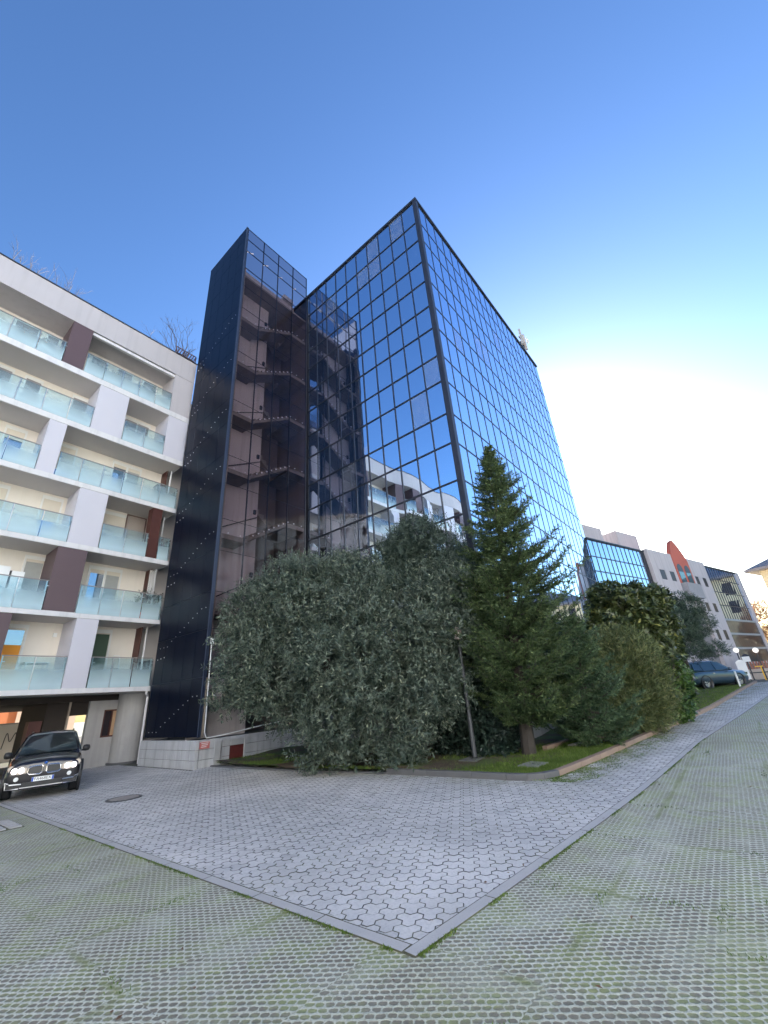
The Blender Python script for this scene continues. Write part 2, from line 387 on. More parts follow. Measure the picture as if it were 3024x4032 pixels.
def trefoils():
    a = .121; V = []; F = []; rr = a/math.sqrt(3)
    hv = [(rr*math.cos(R_(30+60*k)), rr*math.sin(R_(30+60*k))) for k in range(6)]
    rng = random.Random(3)
    for j in range(-40, 240):
        for i in range(-160, 370):
            if (i-j) % 3: continue
            cs = [(a*(ii+jj/2)+3.4, a*math.sqrt(3)/2*jj+2.0) for ii, jj in ((i, j), (i+1, j), (i, j+1))]
            tx, ty = sum(c[0] for c in cs)/3, sum(c[1] for c in cs)/3
            if tx < 3.3 or tx > 41 or ty < edge(max(3.37, tx))-.2: continue
            lim = 23.5 if tx < 9.75 else pl(KERB, tx)+.1
            if ty > lim: continue
            if tx > 8.3 and ty > 15.7: continue
            pts = {}
            for cx, cy in cs:
                for hx, hy in hv:
                    k = (round(cx+hx, 3), round(cy+hy, 3)); pts[k] = (cx+hx, cy+hy)
            P = [p for p in pts.values() if math.hypot(p[0]-tx, p[1]-ty) > .02]
            P.sort(key=lambda p: math.atan2(p[1]-ty, p[0]-tx))
            def inset(P, e):
                out = []; n = len(P)
                for q in range(n):
                    (ax, ay), (bx_, by), (cx_, cy_) = P[q-1], P[q], P[(q+1) % n]
                    d1 = math.hypot(bx_-ax, by-ay); d2 = math.hypot(cx_-bx_, cy_-by)
                    n1 = (-(by-ay)/d1, (bx_-ax)/d1); n2 = (-(cy_-by)/d2, (cx_-bx_)/d2)
                    k = 1+n1[0]*n2[0]+n1[1]*n2[1]
                    out.append((bx_+e*(n1[0]+n2[0])/k, by+e*(n1[1]+n2[1])/k))
                return out
            P = inset(P, .0052+rng.uniform(0, .0012))
            def clip(P, f):
                out = []
                for q in range(len(P)):
                    A, B = P[q], P[(q+1) % len(P)]; fa, fb = f(A), f(B)
                    if fa >= 0: out.append(A)
                    if fa*fb < 0:
                        t = fa/(fa-fb); out.append((A[0]+(B[0]-A[0])*t, A[1]+(B[1]-A[1])*t))
                return out
            P = clip(P, lambda p: p[0]-3.50); P = clip(P, lambda p: p[1]-edge(max(3.37, p[0]))-.13) if P else P
            if len(P) < 3: continue
            z = .0115+rng.uniform(-.0018, .0018); sx, sy = rng.uniform(-.012, .012), rng.uniform(-.012, .012)
            b = len(V); n = len(P)
            V += [(x, y, zg(x)+z+(x-tx)*sx+(y-ty)*sy) for x, y in P]+[(tx+(x-tx)*1.012, ty+(y-ty)*1.012, zg(x)+.0025) for x, y in P]
            F.append(tuple(range(b, b+n))); F += [(b+q, b+n+q, b+n+(q+1) % n, b+(q+1) % n) for q in range(n)]
    m = MB(); m.v = V; m.f = F
    o = m.build('paving', m_paver); o.data.materials.append(m_joint)
    for p in o.data.polygons:
        if p.normal.z < .7: p.material_index = 1
    return struct(o)
trefoils()
# flush border strips along both edges of the block paving
def strip_pieces(pts, w, seg, side):
    out = MB(); L = 0
    P = [Vector((x, y, 0)) for x, y in pts]
    for A, B in zip(P, P[1:]):
        d = (B-A); n = max(1, int(d.length/seg)); e = d.normalized(); nn = Vector((-e.y, e.x, 0))*side
        for k in range(n):
            a = A+d*(k/n)+e*.006; b = A+d*((k+1)/n)-e*.006
            q = [a, b, b+nn*w, a+nn*w]
            lo = [(p.x, p.y, zg(p.x)-.05) for p in q]; hi = [(p.x, p.y, zg(p.x)+.0125) for p in q]
            out.hexa(lo+hi)
    return out
for sp_ in (([(3.37, 23.0), (3.37, 2.815)], .115), (EDGE[:6], .12)):
    o = struct(strip_pieces(*sp_, .98, 1).build('border_strip', m_strip)); o.data.materials.append(m_joint)
    for q in o.data.polygons: q.material_index = 0 if q.normal.z > .7 else 1

# raised planting bed, its kerb, soil
KPATH = [(9.0, 15.75), (9.02, 13.8), (9.05, 11.9), (9.15, 10.4), (9.42, 8.0), (9.5, 5.6), (9.5, 4.75)] + KERB
def kerb_piece(m, a, b, w=.15, h=.13):
    A = Vector((*a, 0)); B = Vector((*b, 0)); e = (B-A).normalized(); nn = Vector((-e.y, e.x, 0)); A += e*.004; B -= e*.004
    q = [A, B, B+nn*w, A+nn*w]
    m.hexa([(p.x, p.y, zg(p.x)-.05) for p in q]+[(p.x, p.y, zg(p.x)+h) for p in q])
mk, mt = MB(), MB()
for (a, b) in zip(KPATH, KPATH[1:]):
    d = math.dist(a, b); n = max(1, round(d/1.0))
    for k in range(n):
        p = (a[0]+(b[0]-a[0])*k/n, a[1]+(b[1]-a[1])*k/n); q = (a[0]+(b[0]-a[0])*(k+1)/n, a[1]+(b[1]-a[1])*(k+1)/n)
        if a[1] > 8.6 and a[0] < 9.3: kerb_piece(mk, p, q, h=.05 if a[1] > 10 else .09)
        elif p[0] < 9.95: kerb_piece(mk, p, q)
        else: kerb_piece(mt, p, q)
struct(mk.build('kerb', m_kerb, bevel=.012)); struct(mt.build('kerb', m_kerb_t, bevel=.012))
def bed_lo(x):
    if x >= 9.75: return pl(KERB, x)+.1
    return 4.2
V = []; F = []
bx = [9.12+.08*i for i in range(9)]+[10+.5*i for i in range(52)]+[36, 38, 41]
for x in bx:
    if x < 9.75:
        y0 = np.interp(x, [9.12, 9.25, 9.55, 9.62, 9.75], [11.8, 10.4, 8.0, 4.6, 4.15])
    else: y0 = bed_lo(x)
    y1 = 15.8 if x < 13.4 else 12.
    for k in range(13):
        y = y0+(y1-y0)*k/12; V.append((x, y, zg(x)+.085+(.04*math.sin(x*2.1+y*1.7)+.05*min(1, k/3)) if k else zg(x)+.09))
for i in range(len(bx)-1):
    for k in range(12):
        q = i*13+k; F.append((q, q+13, q+14, q+1))
struct(fast_mesh('soil', V, F, m_soil))

# ------------------------------------------------------------------ glass office tower
X0, Y0, XR, YB, ZT = 13.49, 6.556, 32.05, 32.0, 27.9  # rear carried back unseen to block sun behind the stair tower
ROWS = [27.78, 25.92, 24.42, 22.65, 21.17, 19.37, 17.88, 16.12, 14.62, 12.83, 11.33, 9.56, 8.08, 6.30, 4.80, 3.02]
tower = thing('office_tower', 'tall dark blue mirror glass office tower with a square grid of panes behind the trees', 'office building', (X0, Y0, 0))
PITCH = .925
lm = [Y0+.22]+[Y0+1.05+PITCH*i for i in range(9)]+[15.86]      # pane edges on the left face
rm = [X0+.22]+[X0+.98+PITCH*i for i in range(19)]+[XR-.02]
panes = []
rs = random.Random(5)
for r in range(len(ROWS)-1):
    zt, zb = ROWS[r]-.03, ROWS[r+1]+.03
    for k in range(len(lm)-1):
        w = .022; j = [rs.uniform(-.003, .003) for _ in range(4)]; x = X0+.03
        y0, y1 = lm[k]+w, lm[k+1]-w
        panes.append((0 if True else 1, y0, [(x+j[0], y0, zb), (x+j[1], y1, zb), (x+.014, y1, zb), (x+.014, y0, zb), (x+j[2], y0, zt), (x+j[3], y1, zt), (x+.014, y1, zt), (x+.014, y0, zt)], k*10+(15-r)))
    for k in range(len(rm)-1):
        w = .022; j = [rs.uniform(-.0018, .0018) for _ in range(4)]; y = Y0+.03
        a, b = rm[k]+w, rm[k+1]-w
        panes.append((1, a, [(a, y+j[0], zb), (b, y+j[1], zb), (b, y+.014, zb), (a, y+.014, zb), (a, y+j[2], zt), (b, y+j[3], zt), (b, y+.014, zt), (a, y+.014, zt)], 300))
left_p = [p for p in panes if p[0] == 0]; right_p = [p for p in panes if p[0] == 1]
left_p.sort(key=lambda p: p[3]); 
big = [p for p in left_p if p[2][4][2] > 6.2][:100]; rest = [p for p in panes if p not in big]
for p in big: MB().hexa(p[2]).build('window_pane', m_tower_b if rs.random() < (.45 if 24.4 < p[2][0][2] < 24.6 else .09) else m_tower_l, tower)
m = MB()
for p in rest: m.hexa(p[2])
wp = stuff(m.build('window_panes', m_tower_l, tower)); wp.data.materials.append(m_tower_b)
bl = [rs.random() < .07 for _ in rest]
for q in wp.data.polygons: q.material_index = 1 if bl[q.index//6] else 0
m = MB()      # mullions stand proud of the glass; transoms butt between them
for y in lm[1:-1]: m.box(X0-.005, X0+.05, y-.025, y+.025, 3.0, ZT-.12)
for z in ROWS[:]:
    for a, b in zip(lm, lm[1:]): m.box(X0-.002, X0+.05, a+.0255, b-.0255, z-.033, z+.033)
for x in rm[1:-1]: m.box(x-.024, x+.024, Y0+.012, Y0+.05, 3.0, ZT-.12)
for z in ROWS[:]:
    for a, b in zip(rm, rm[1:]): m.box(a+.0245, b-.0245, Y0+.014, Y0+.05, z-.032, z+.032)
m.build('mullion_grid', m_mull, tower)
m = MB().box(X0-.03, X0+.22, Y0-.03, Y0+.215, .1, ZT-.12); m.build('corner_post', m_mull, tower, bevel=.015)
m = MB().box(X0-.05, XR, Y0-.05, YB, ZT-.12, ZT+.03); m.build('roof_cap', m_mull, tower)
m = MB().box(X0+.06, XR-.05, Y0+.06, YB-.1, .2, ZT-.13); m.build('core', plain('tower_core', (.01, .012, .02), .6), tower)
m = MB().box(X0+.02, XR-.03, Y0+.02, 15.8, 1.351, 2.97); m.build('ground_floor_glazing', m_dwin, tower)
m = MB().box(X0-.35, XR, Y0-.35, 15.8, -.1, 1.35); m.build('plinth', m_concrete, tower)

ant = thing('rooftop_antenna', 'small mobile phone mast with panel aerials standing on the glass tower roof edge', 'antenna', (30.3, 6.75, ZT))
MB().tube([(30.3, 6.75, ZT+.03), (30.3, 6.75, 30.2)], .07, 8).build('mast', m_twig, ant)
for dx in (-.42, .42):
    MB().box(30.3+dx-.1, 30.3+dx+.1, 6.6, 6.75, 29.0, 30.75).build('panel_aerial', plain('aerial_grey', (.42, .38, .36), .6), ant)
MB().box(29.8, 30.8, 6.78, 6.86, 29.3, 29.42).box(29.8, 30.8, 6.78, 6.86, 29.9, 30.0).build('bracket', m_twig, ant)
MB().lathe([(.05, 0), (.28, .02), (.28, .16), (.05, .18)], (30.3, 6.45, 29.55), (0, -1, .1), 14).build('dish', m_lamp_w, ant)

# ------------------------------------------------------------------ stair tower
SX, SY, SYB, SZT = 8.51, 15.86, 20.25, 29.6
SROWS = [29.55, 28.56, 27.5, 25.95, 24.42, 22.65, 21.17, 19.37, 17.88, 16.12, 14.62, 12.83, 11.33, 9.56, 8.08, 6.30, 4.80, 3.02, 1.02]
st = thing('stair_tower', 'narrow black stair tower with a blank dark side and a see-through glass front', 'stair tower', (SX, SY, 0))
cols = [SY+.03+(SYB-SY-.06)*k/5 for k in range(6)]
for z1, z0 in zip(SROWS, SROWS[1:]):
    for a, b in zip(cols, cols[1:]):
        MB().box(SX+.004+rs.uniform(0, .003), SX+.05, a+.008, b-.008, z0+.008, z1-.008).build('cladding_panel', m_black_glass, st)
MB().box(SX+.052, SX+.11, SY+.03, SYB, 1.02, SZT-.06).build('cladding_backing', m_seam, st)
MB().box(SX+.11, SX+.16, SY+.12, SYB, 1.0, 25.6).build('side_wall', m_darkhall, st)
MB().tube([(SX, SY+.02, 1.0), (SX, SY+.02, SZT)], .03, 4).build('corner_trim', m_seam, st)
MB().box(SX, SX+.12, SY, SYB, SZT-.05, SZT).build('side_coping', m_seam, st)
GX = [8.64, 9.83, 10.98, 12.18, 13.37]
for z1, z0 in zip(SROWS, SROWS[1:-1]):
    for a, b in zip(GX, GX[1:]):
        MB().box(a+.012, b-.012, SY+.01, SY+.022, z0+.008, z1-.008).build('glass_panel', m_clear, st)
m = MB()
for x in GX: m.box(x-.02, x+.02, SY+.024, SY+.09, 3.0, SZT-.02)
for z in SROWS[:4]: m.box(8.66, 13.35, SY+.03, SY+.06, z-.025, z+.025)
for z in SROWS[4:-1]: m.box(8.66, 13.35, SY+.03, SY+.05, z-.01, z+.01)
for a, b in zip(GX, GX[1:]):    # diagonal stays of the open crown
    m.tube([(a+.03, SY+.12, 27.5), (b-.1, SY+1.1, 29.4)], .018, 5)
m.build('glazing_frame', m_mull, st)
m = MB().box(8.66, 8.72, SY+.05, SY+.34, 1.0, 26.0); m.build('edge_fin', m_rust, st)
m = MB().box(8.73, 11.2, 17.08, 17.2, .9, 25.34).box(8.9, 13.3, 17.2, 17.45, 25.5, 27.6).box(12.3, 13.1, 17.0, 17.3, 27.6, 28.0)
m.build('back_wall', m_shaft, st)
m = MB().box(11.21, 13.38, 18.6, 18.8, .9, 25.5).box(13.385, 13.46, 15.95, 18.79, .9, 25.3); m.build('shaft_wall', plain('smoky_brown_wall', (.13, .105, .10), .8, var=.15, scale=1), st)
m = MB().box(8.70, 13.4, 16.0, 19.9, 25.35, 25.5); m.build('top_slab', m_stair, st)
FL = [25.35-3.29*k for k in range(0, 8)]
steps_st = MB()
for zf in FL[1:]:
    l0 = zf-.0
    m = MB().box(8.72, 10.0, SY+.12, SY+1.19, l0-.22, l0).box(12.25, 13.36, SY+.12, SY+2.25, l0+1.18, l0+1.40); m.build('landing', m_stair, st)
    fl = MB(); n = 8
    for k in range(n):
        xa = 10.0+2.25*k/n; xb = 10.0+2.25*(k+1)/n; z = l0+1.40*(k+1)/n
        fl.add([(xa, SY+.14, z-.30), (xb, SY+.14, z-.13), (xb, SY+1.1, z-.13), (xa, SY+1.1, z-.30), (xa, SY+.14, z), (xb, SY+.14, z), (xb, SY+1.1, z), (xa, SY+1.1, z)],
               [(3, 2, 1, 0), (4, 5, 6, 7), (0, 1, 5, 4), (1, 2, 6, 5), (2, 3, 7, 6), (3, 0, 4, 7)])
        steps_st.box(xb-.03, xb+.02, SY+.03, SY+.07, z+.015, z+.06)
    fl.build('stair_flight', m_stair, st)
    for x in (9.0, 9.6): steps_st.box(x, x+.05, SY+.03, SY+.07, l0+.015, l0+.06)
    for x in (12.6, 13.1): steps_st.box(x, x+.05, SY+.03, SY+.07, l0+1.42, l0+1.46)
    fb = MB()
    for k in range(n):
        xb = 12.25-2.25*k/n; xa = 12.25-2.25*(k+1)/n; z = l0+1.40+1.89*(k+1)/n
        fb.hexa([(xa, SY+1.36, z-.17), (xb, SY+1.36, z-.40), (xb, SY+2.2, z-.40), (xa, SY+2.2, z-.17), (xa, SY+1.36, z), (xb, SY+1.36, z), (xb, SY+2.2, z), (xa, SY+2.2, z)])
    fb.build('stair_flight', m_stair, st)
    MB().tube([(9.3, 17.03, l0+.75), (11.15, 17.03, l0+1.75)], .025, 5).build('handrail', m_dsteel, st)
    for x, z in ((8.95, .55+1.0), (10.95, 1.9)):
        MB().box(x, x+.13, 16.98, 17.08, l0+z, l0+z+.22).build('wall_lamp', m_dsteel, st)
# white specks painted as sun glints on the blank side, fixings on the front
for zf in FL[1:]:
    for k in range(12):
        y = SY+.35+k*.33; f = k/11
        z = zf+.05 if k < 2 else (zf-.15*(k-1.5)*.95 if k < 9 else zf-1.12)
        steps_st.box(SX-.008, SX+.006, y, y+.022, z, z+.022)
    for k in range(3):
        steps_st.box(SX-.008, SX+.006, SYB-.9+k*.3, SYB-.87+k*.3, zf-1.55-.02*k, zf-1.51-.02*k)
stuff(steps_st.build('step_fixings_and_glints', m_stud_glint, st))
m = MB()
nb = 0
for r in range(3):
    z0 = -.02+.317*r
    for k in range(13): 
        a = SYB-(SYB-SY+.1)*(k+1)/13; b = SYB-(SYB-SY+.1)*k/13
        m.box(SX-.10, SX+.02, a+.006, b-.006, z0+.005, z0+.311)
    for k in range(8):
        a = 8.55+.6*k; b = a+.6
        if r < 3 and a > 9.2 and a < 10.1 and r != 2: continue
        m.box(a+.006, b-.006, 15.78, 15.9, z0+.005, z0+.311)
m.box(9.12, 9.40, 15.74, 15.79, -.02, .84)
m.build('plinth', m_block, st, bevel=.008)
MB().box(SX-.08, 13.4, 15.83, SYB, -.05, .90).build('plinth_core', m_joint, st)
m = MB().box(9.42, 10.34, 15.81, 15.825, .16, .80); m.build('vent_grille', plain('rusty_red_vent', (.11, .02, .018), .6, var=.5, scale=6), st)
m = MB().box(9.36, 9.42, 15.74, 15.83, .1, .86).box(10.34, 10.40, 15.74, 15.83, .1, .86).box(9.42, 10.34, 15.74, 15.83, .80, .86)
m.build('vent_frame', m_block, st)
m = MB().tube([(8.66, 15.79, 4.2), (8.70, 15.78, 1.15), (8.78, 15.77, .97), (9.4, 15.77, 1.0), (11.0, 15.77, 1.16), (13.0, 15.77, 1.3)], .022, 6)
m.build('conduit', m_lamp_w, st)
m = MB().box(8.60, 8.72, 15.72, 15.80, 4.2, 4.42); m.build('junction_box', m_lamp_w, st)
m = MB().box(8.82, 8.98, 15.66, 15.80, 4.2, 4.42); m.build('floodlight', m_black, st)
sg = thing('warning_sign', 'small red and white notice fixed low on the pale block plinth corner', 'sign', (8.73, 15.77, .75))
MB().box(8.55, 8.92, 15.755, 15.772, .64, .87).build('sign_board', plain('faded_red', (.55, .16, .15), .5), sg)
m = MB()
for z, a, b in ((.81, 8.60, 8.87), (.755, 8.62, 8.85), (.70, 8.60, 8.80)): m.box(a, b, 15.751, 15.754, z-.012, z+.012)
m.box(8.55, 8.92, 15.751, 15.754, .852, .87)
m.build('faded_lines', plain('faded_white', (.75, .68, .67), .5), sg)

# ------------------------------------------------------------------ low wing beyond the tower
WA = Vector((32.05, 6.53, 0)); WU = Vector((math.cos(R_(-16.5)), math.sin(R_(-16.5)), 0)); WN = Vector((-WU.y, WU.x, 0))
def wx(s, d, z): p = WA+WU*s+WN*d; return (p.x, p.y, z)
wing = thing('office_wing', 'long low office wing of blue glass and pinkish concrete with a red pointed gable', 'office building', (32.05, 6.53, .7))
def wingglass(s0, s1, n, rows, endpost):
    for r in range(len(rows)-1):
        for k in range(n):
            a = s0+(s1-s0)*k/n+.015; b = s0+(s1-s0)*(k+1)/n-.015; zt, zb = rows[r]-.034, rows[r+1]+.034
            j = [rs.uniform(-.004, .004) for _ in range(4)]
            MB(wx).hexa([(a, .03+j[0], zb), (b, .03+j[1], zb), (b, .05, zb), (a, .05, zb), (a, .03+j[2], zt), (b, .03+j[3], zt), (b, .05, zt), (a, .05, zt)]).build('window_pane', m_tower_l, wing)
    m = MB(wx)
    for k in range(1, n): x = s0+(s1-s0)*k/n; m.box(x-.016, x+.016, .0, .055, .9, 11.38)
    for z in rows:
        for k in range(n): m.box(s0+(s1-s0)*k/n+.0165, s0+(s1-s0)*(k+1)/n-.0165, .006, .055, z-.035, z+.035)
    m.build('mullion_grid', m_mull, wing)
wingglass(.05, 7.85, 12, [11.35, 10.08, 8.97, 7.6], 0)
m = MB(wx).box(.05, 7.85, .02, .05, .6, 7.54); m.build('lower_glazing', m_dwin, wing)
m = MB(wx).box(7.86, 8.3, -.03, .3, .6, 11.45); m.build('end_post', m_mull, wing)
m = MB(wx).box(-.2, 28.2, .07, 12, .5, 11.4); m.build('core', plain('wing_core', (.02, .02, .025), .7), wing)
m = MB(wx).box(0, 8.3, -.06, 12.1, 11.401, 11.5).box(19.5, 28.9, -.06, 12.1, 11.401, 11.5); m.build('roof_cap', m_mull, wing)
# concrete front with square windows, left open round the red gable
wins = [(9.42, 10.36), (11.22, 12.1), (16.22, 16.95), (17.85, 18.65)]
def concrete(s0, s1, ws, rows, top):
    m = MB(wx)
    edges = sorted([s0, s1]+[q for w in ws for q in w])
    for a, b in zip(edges, edges[1:]):
        if (a, b) in ws:
            zz = [.5]
            for (zb, zt) in rows: zz += [zb, zt]
            zz.append(top)
            for q in range(0, len(zz), 2): m.box(a, b, -.3, .06, zz[q], zz[q+1])
        else: m.box(a, b, -.3, .06, .5, top)
    m.build('concrete_wall', m_pink, wing)
WR = [(4.3, 5.15), (6.75, 7.55), (9.1, 9.95)]
concrete(8.31, 12.62, wins[:2], WR, 11.62); concrete(15.7, 19.44, wins[2:], WR, 11.6)
m = MB(wx)
for z in (10.9,): m.box(8.31, 12.62, -.305, -.301, z, z+.015)
for a, b in wins:
    for zb, zt in WR: MB(wx).box(a, b, -.275, -.22, zb, zt).build('window', m_dwin, wing)
# red pointed gable with two arched openings
def arch_poly(cx, w, z0, zs):
    return [(cx-w, z0), (cx+w, z0)]+[(cx+w*math.cos(R_(a)), zs+w*math.sin(R_(a))) for a in range(0, 181, 20)]
gab = [(12.63, 9.0), (15.69, 9.0), (15.69, 11.3), (15.3, 11.9), (14.7, 12.6), (13.95, 13.15), (13.5, 12.9), (12.95, 12.2), (12.63, 11.6)]
m = MB(wx); m.add([(s, -.34, z) for s, z in gab]+[(s, -.02, z) for s, z in gab], [tuple(range(9)), tuple(range(17, 8, -1))]+[(i, i+9, (i+1) % 9+9, (i+1) % 9) for i in range(9)])
m.build('red_gable', m_terra, wing)
for cx in (13.48, 14.92):
    P = arch_poly(cx, .52, 9.05, 10.3); n = len(P)
    m = MB(wx); m.add([(s, -.352, z) for s, z in P]+[(s, -.30, z) for s, z in P], [tuple(range(n)), tuple(range(2*n-1, n-1, -1))]+[(i, i+n, (i+1) % n+n, (i+1) % n) for i in range(n)])
    m.build('arched_window', m_dwin, wing)
    MB(wx).box(cx-.5, cx+.5, -.362, -.354, 9.06, 10.1).build('teal_glass', mirror_mat('teal_glass', (.25, .4, .4), (.02, .05, .055), .4), wing)
m = MB(wx).box(12.68, 15.5, -.75, -.05, 7.75, 9.0); m.build('balcony', plain('grey_balcony', (.30, .29, .31), .8), wing)
m = MB(wx).box(12.63, 15.69, .0, .06, .5, 7.7); m.build('recess_wall', plain('recess_grey', (.22, .2, .2), .8), wing)  # one even darker grey on the recess wall
wingglass(19.5, 28.2, 14, [11.35, 10.2, 8.9, 7.6, 6.2], 0)
m = MB(wx)
for k in range(4): m.box(19.5, 28.2, .0, .05, 5.0-1.3*k, 6.12-1.3*k)
m.build('lower_glazing', mirror_mat('dark_mirror', (.30, .36, .42), (.03, .045, .06), .45, .04), wing)
m = MB(wx)
for k in range(5): m.box(19.5, 28.2, -.03, .055, 6.12-1.3*k-.001, 6.30-1.3*k)
m.build('spandrel_band', plain('pale_band', (.30, .33, .36), .6), wing)
m = MB(wx).box(28.21, 28.9, -.1, 12, .6, 11.4); m.build('end_wall', m_pink, wing)
for (a, b, d0, d1, z) in ((3.6, 9.6, 3.5, 9, 15.0), (11.2, 15.2, 3., 8, 14.9)):
    m = MB(wx).box(a, b, d0, d1, 11.45, z); m.build('penthouse', m_pink, wing)

# ------------------------------------------------------------------ apartment building
FA = R_(1.5); FE = Vector((math.cos(FA), math.sin(FA), 0)); FN = Vector((-FE.y, FE.x, 0)); FB = Vector((8.8, 21.0, 0))
def wave(x): return 0 if x > -.2 else -.55*(1-math.cos((x+.2)*2*math.pi/7.5))*.5*min(1, (-.2-x)/2)-.06*(1 if x < -1 else 0)*0
def fx(x, d, z): p = FB+FE*(x-8.8)+FN*(d+wave(x)); return (p.x, p.y, z)
apt = thing('apartment_building', 'white apartment block with cream recessed balconies and frosted aqua glass railings', 'apartment building', (8.8, 21.0, 0))
XE, XL = 8.80, -22.0
ST = [3.05, 5.97, 8.90, 11.80, 14.71, 17.66]; SB = [2.86, 5.77, 8.67, 11.55, 14.42, 17.34]
CEIL = SB[1:]+[20.32]
for zt, zb in zip(ST, SB):
    MB(fx).ribbon(XL, XE, 0, 1.6, zb, zt).build('balcony_slab', m_white, apt)
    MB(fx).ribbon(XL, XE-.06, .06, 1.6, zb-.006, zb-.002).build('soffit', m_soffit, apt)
MB(fx).ribbon(XL, XE, 0, 1.6, 20.32, 21.82).build('parapet', m_parapet, apt)
MB(fx).ribbon(XL, XE+.03, -.04, 1.62, 21.821, 21.88).build('parapet_coping', m_dsteel, apt)
MB(fx).ribbon(XL, XE-.02, 1.61, 13., 20.3, 21.6, 2).build('roof', m_parapet, apt)
MB(fx).ribbon(XL, 8.45, 1.6, 2.0, 2.9, 20.3).build('wall', m_cream, apt)
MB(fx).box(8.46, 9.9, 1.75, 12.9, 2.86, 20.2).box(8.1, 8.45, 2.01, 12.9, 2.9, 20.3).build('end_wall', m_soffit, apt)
MB(fx).box(XL, 8.4, 12.5, 12.9, 2.9, 20.3).build('rear_wall', m_cream, apt)
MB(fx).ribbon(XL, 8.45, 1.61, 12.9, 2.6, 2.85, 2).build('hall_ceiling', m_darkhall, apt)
# facade panels between slabs (x0, x1, floor, material)
pan = [(4.22, 5.58, 4, m_lilac), (2.48, 3.34, 5, m_brown), (7.66, XE, 5, m_parapet), (7.68, XE, 4, m_lilac), (2.70, 3.36, 3, m_lilac),
       (4.44, 5.60, 2, m_lilac), (4.20, 5.28, 1, m_brown), (5.43, 6.25, 0, m_lilac), (2.55, 3.34, 0, m_brown), (7.68, 8.15, 2, m_wood)]
xs_more = [(-2.2, -1.3, 5, m_brown), (-4.6, -3.5, 5, m_brown), (-7.3, -6.2, 5, m_lilac), (-11, -9.5, 5, m_lilac), (-13.6, -12.4, 5, m_brown),
           (-1.6, -.6, 4, m_lilac), (-3.9, -2.6, 4, m_brown), (-6.6, -5.2, 4, m_lilac), (-9.6, -8.6, 4, m_brown), (-12.5, -11.2, 4, m_lilac),
           (-2.9, -1.8, 3, m_brown), (-5.6, -4.5, 3, m_lilac), (-9, -7.6, 3, m_lilac), (-12, -10.9, 3, m_brown), (-15, -14, 3, m_lilac), (-16.5, -15.2, 5, m_lilac), (-16, -15, 4, m_brown)]
for a, b, f, mt_ in pan+xs_more:
    MB(fx).ribbon(a, b, .015, 1.58 if mt_ is not m_wood else .5, ST[f]+.002, CEIL[f]-.008).build('facade_panel', mt_, apt)
MB(fx).box(7.66, XE, .02, .3, 14.42, 14.70).build('end_band', m_white, apt)
# railings
def railing(x0, x1, f, nposts=None, xf=fx, side=False):
    z0 = ST[f]+.01; zt = ST[f]+1.17
    r = MB(fx).ribbon(x0, x1, .01, .05, zt, zt+.035).build('handrail', m_gshutter, apt)
    n = max(1, round((x1-x0)/.95)) if nposts is None else nposts
    for k in range(n):
        a = x0+(x1-x0)*k/n+.02; b = x0+(x1-x0)*(k+1)/n-.02
        MB(fx).ribbon(a, b, -.012, .0, z0-.02, zt-.02).build('glass_panel', m_rail, r)
    for k in range(n+1):
        x = x0+.05+(x1-x0-.1)*k/n; x += .0
        MB(fx).box(x-.018, x+.018, .03, .07, z0, zt).box(x-.01, x+.09, .0, .03, z0+.95, z0+.975).build('post', m_steel, r)
    return r
rails = [(-.6, 2.46, 5), (3.36, 7.64, 5), (-.58, 4.20, 4), (5.6, 7.66, 4), (-.6, 2.68, 3), (3.38, 8.72, 3), (-.6, 4.42, 2), (5.62, 7.66, 2), (8.17, 8.72, 2),
         (-.6, 4.18, 1), (5.30, 8.72, 1), (3.36, 5.41, 0), (6.27, 8.72, 0)]
for a, b, f in rails: railing(a, b, f)
for f in (3, 4, 5):
    ps = sorted([(a, b) for a, b, ff, _ in xs_more if ff == f])
    xs = [-17.5]+[q for p in ps for q in p]+[-.62]
    for a, b in zip(xs[::2], xs[1::2]):
        if b-a > .4: railing(a+.02, b-.02, f)
for f in (0, 1, 2, 3):     # glass return at the right-hand end
    MB(fx).box(8.765, 8.777, .04, 1.55, ST[f], ST[f]+1.15).build('glass_panel', m_rail, apt)
    MB(fx).tube([(8.66, .9, ST[f]), (8.66, .9, CEIL[f])], .045, 8).build('support_pole', m_white, apt)
    MB(fx).box(8.452, 8.50, 1.0, 2.1, ST[f]+.003, CEIL[f]-.01).build('end_screen', m_wood, apt)
for f in (4, 5): MB(fx).box(8.803, 8.815, .3, 1.9, ST[f], ST[f]+1.1).build('glass_panel', m_rail, apt)
MB(fx).box(3.36, 7.64, .05, .22, 20.10, 20.26).build('awning_box', m_white, apt)
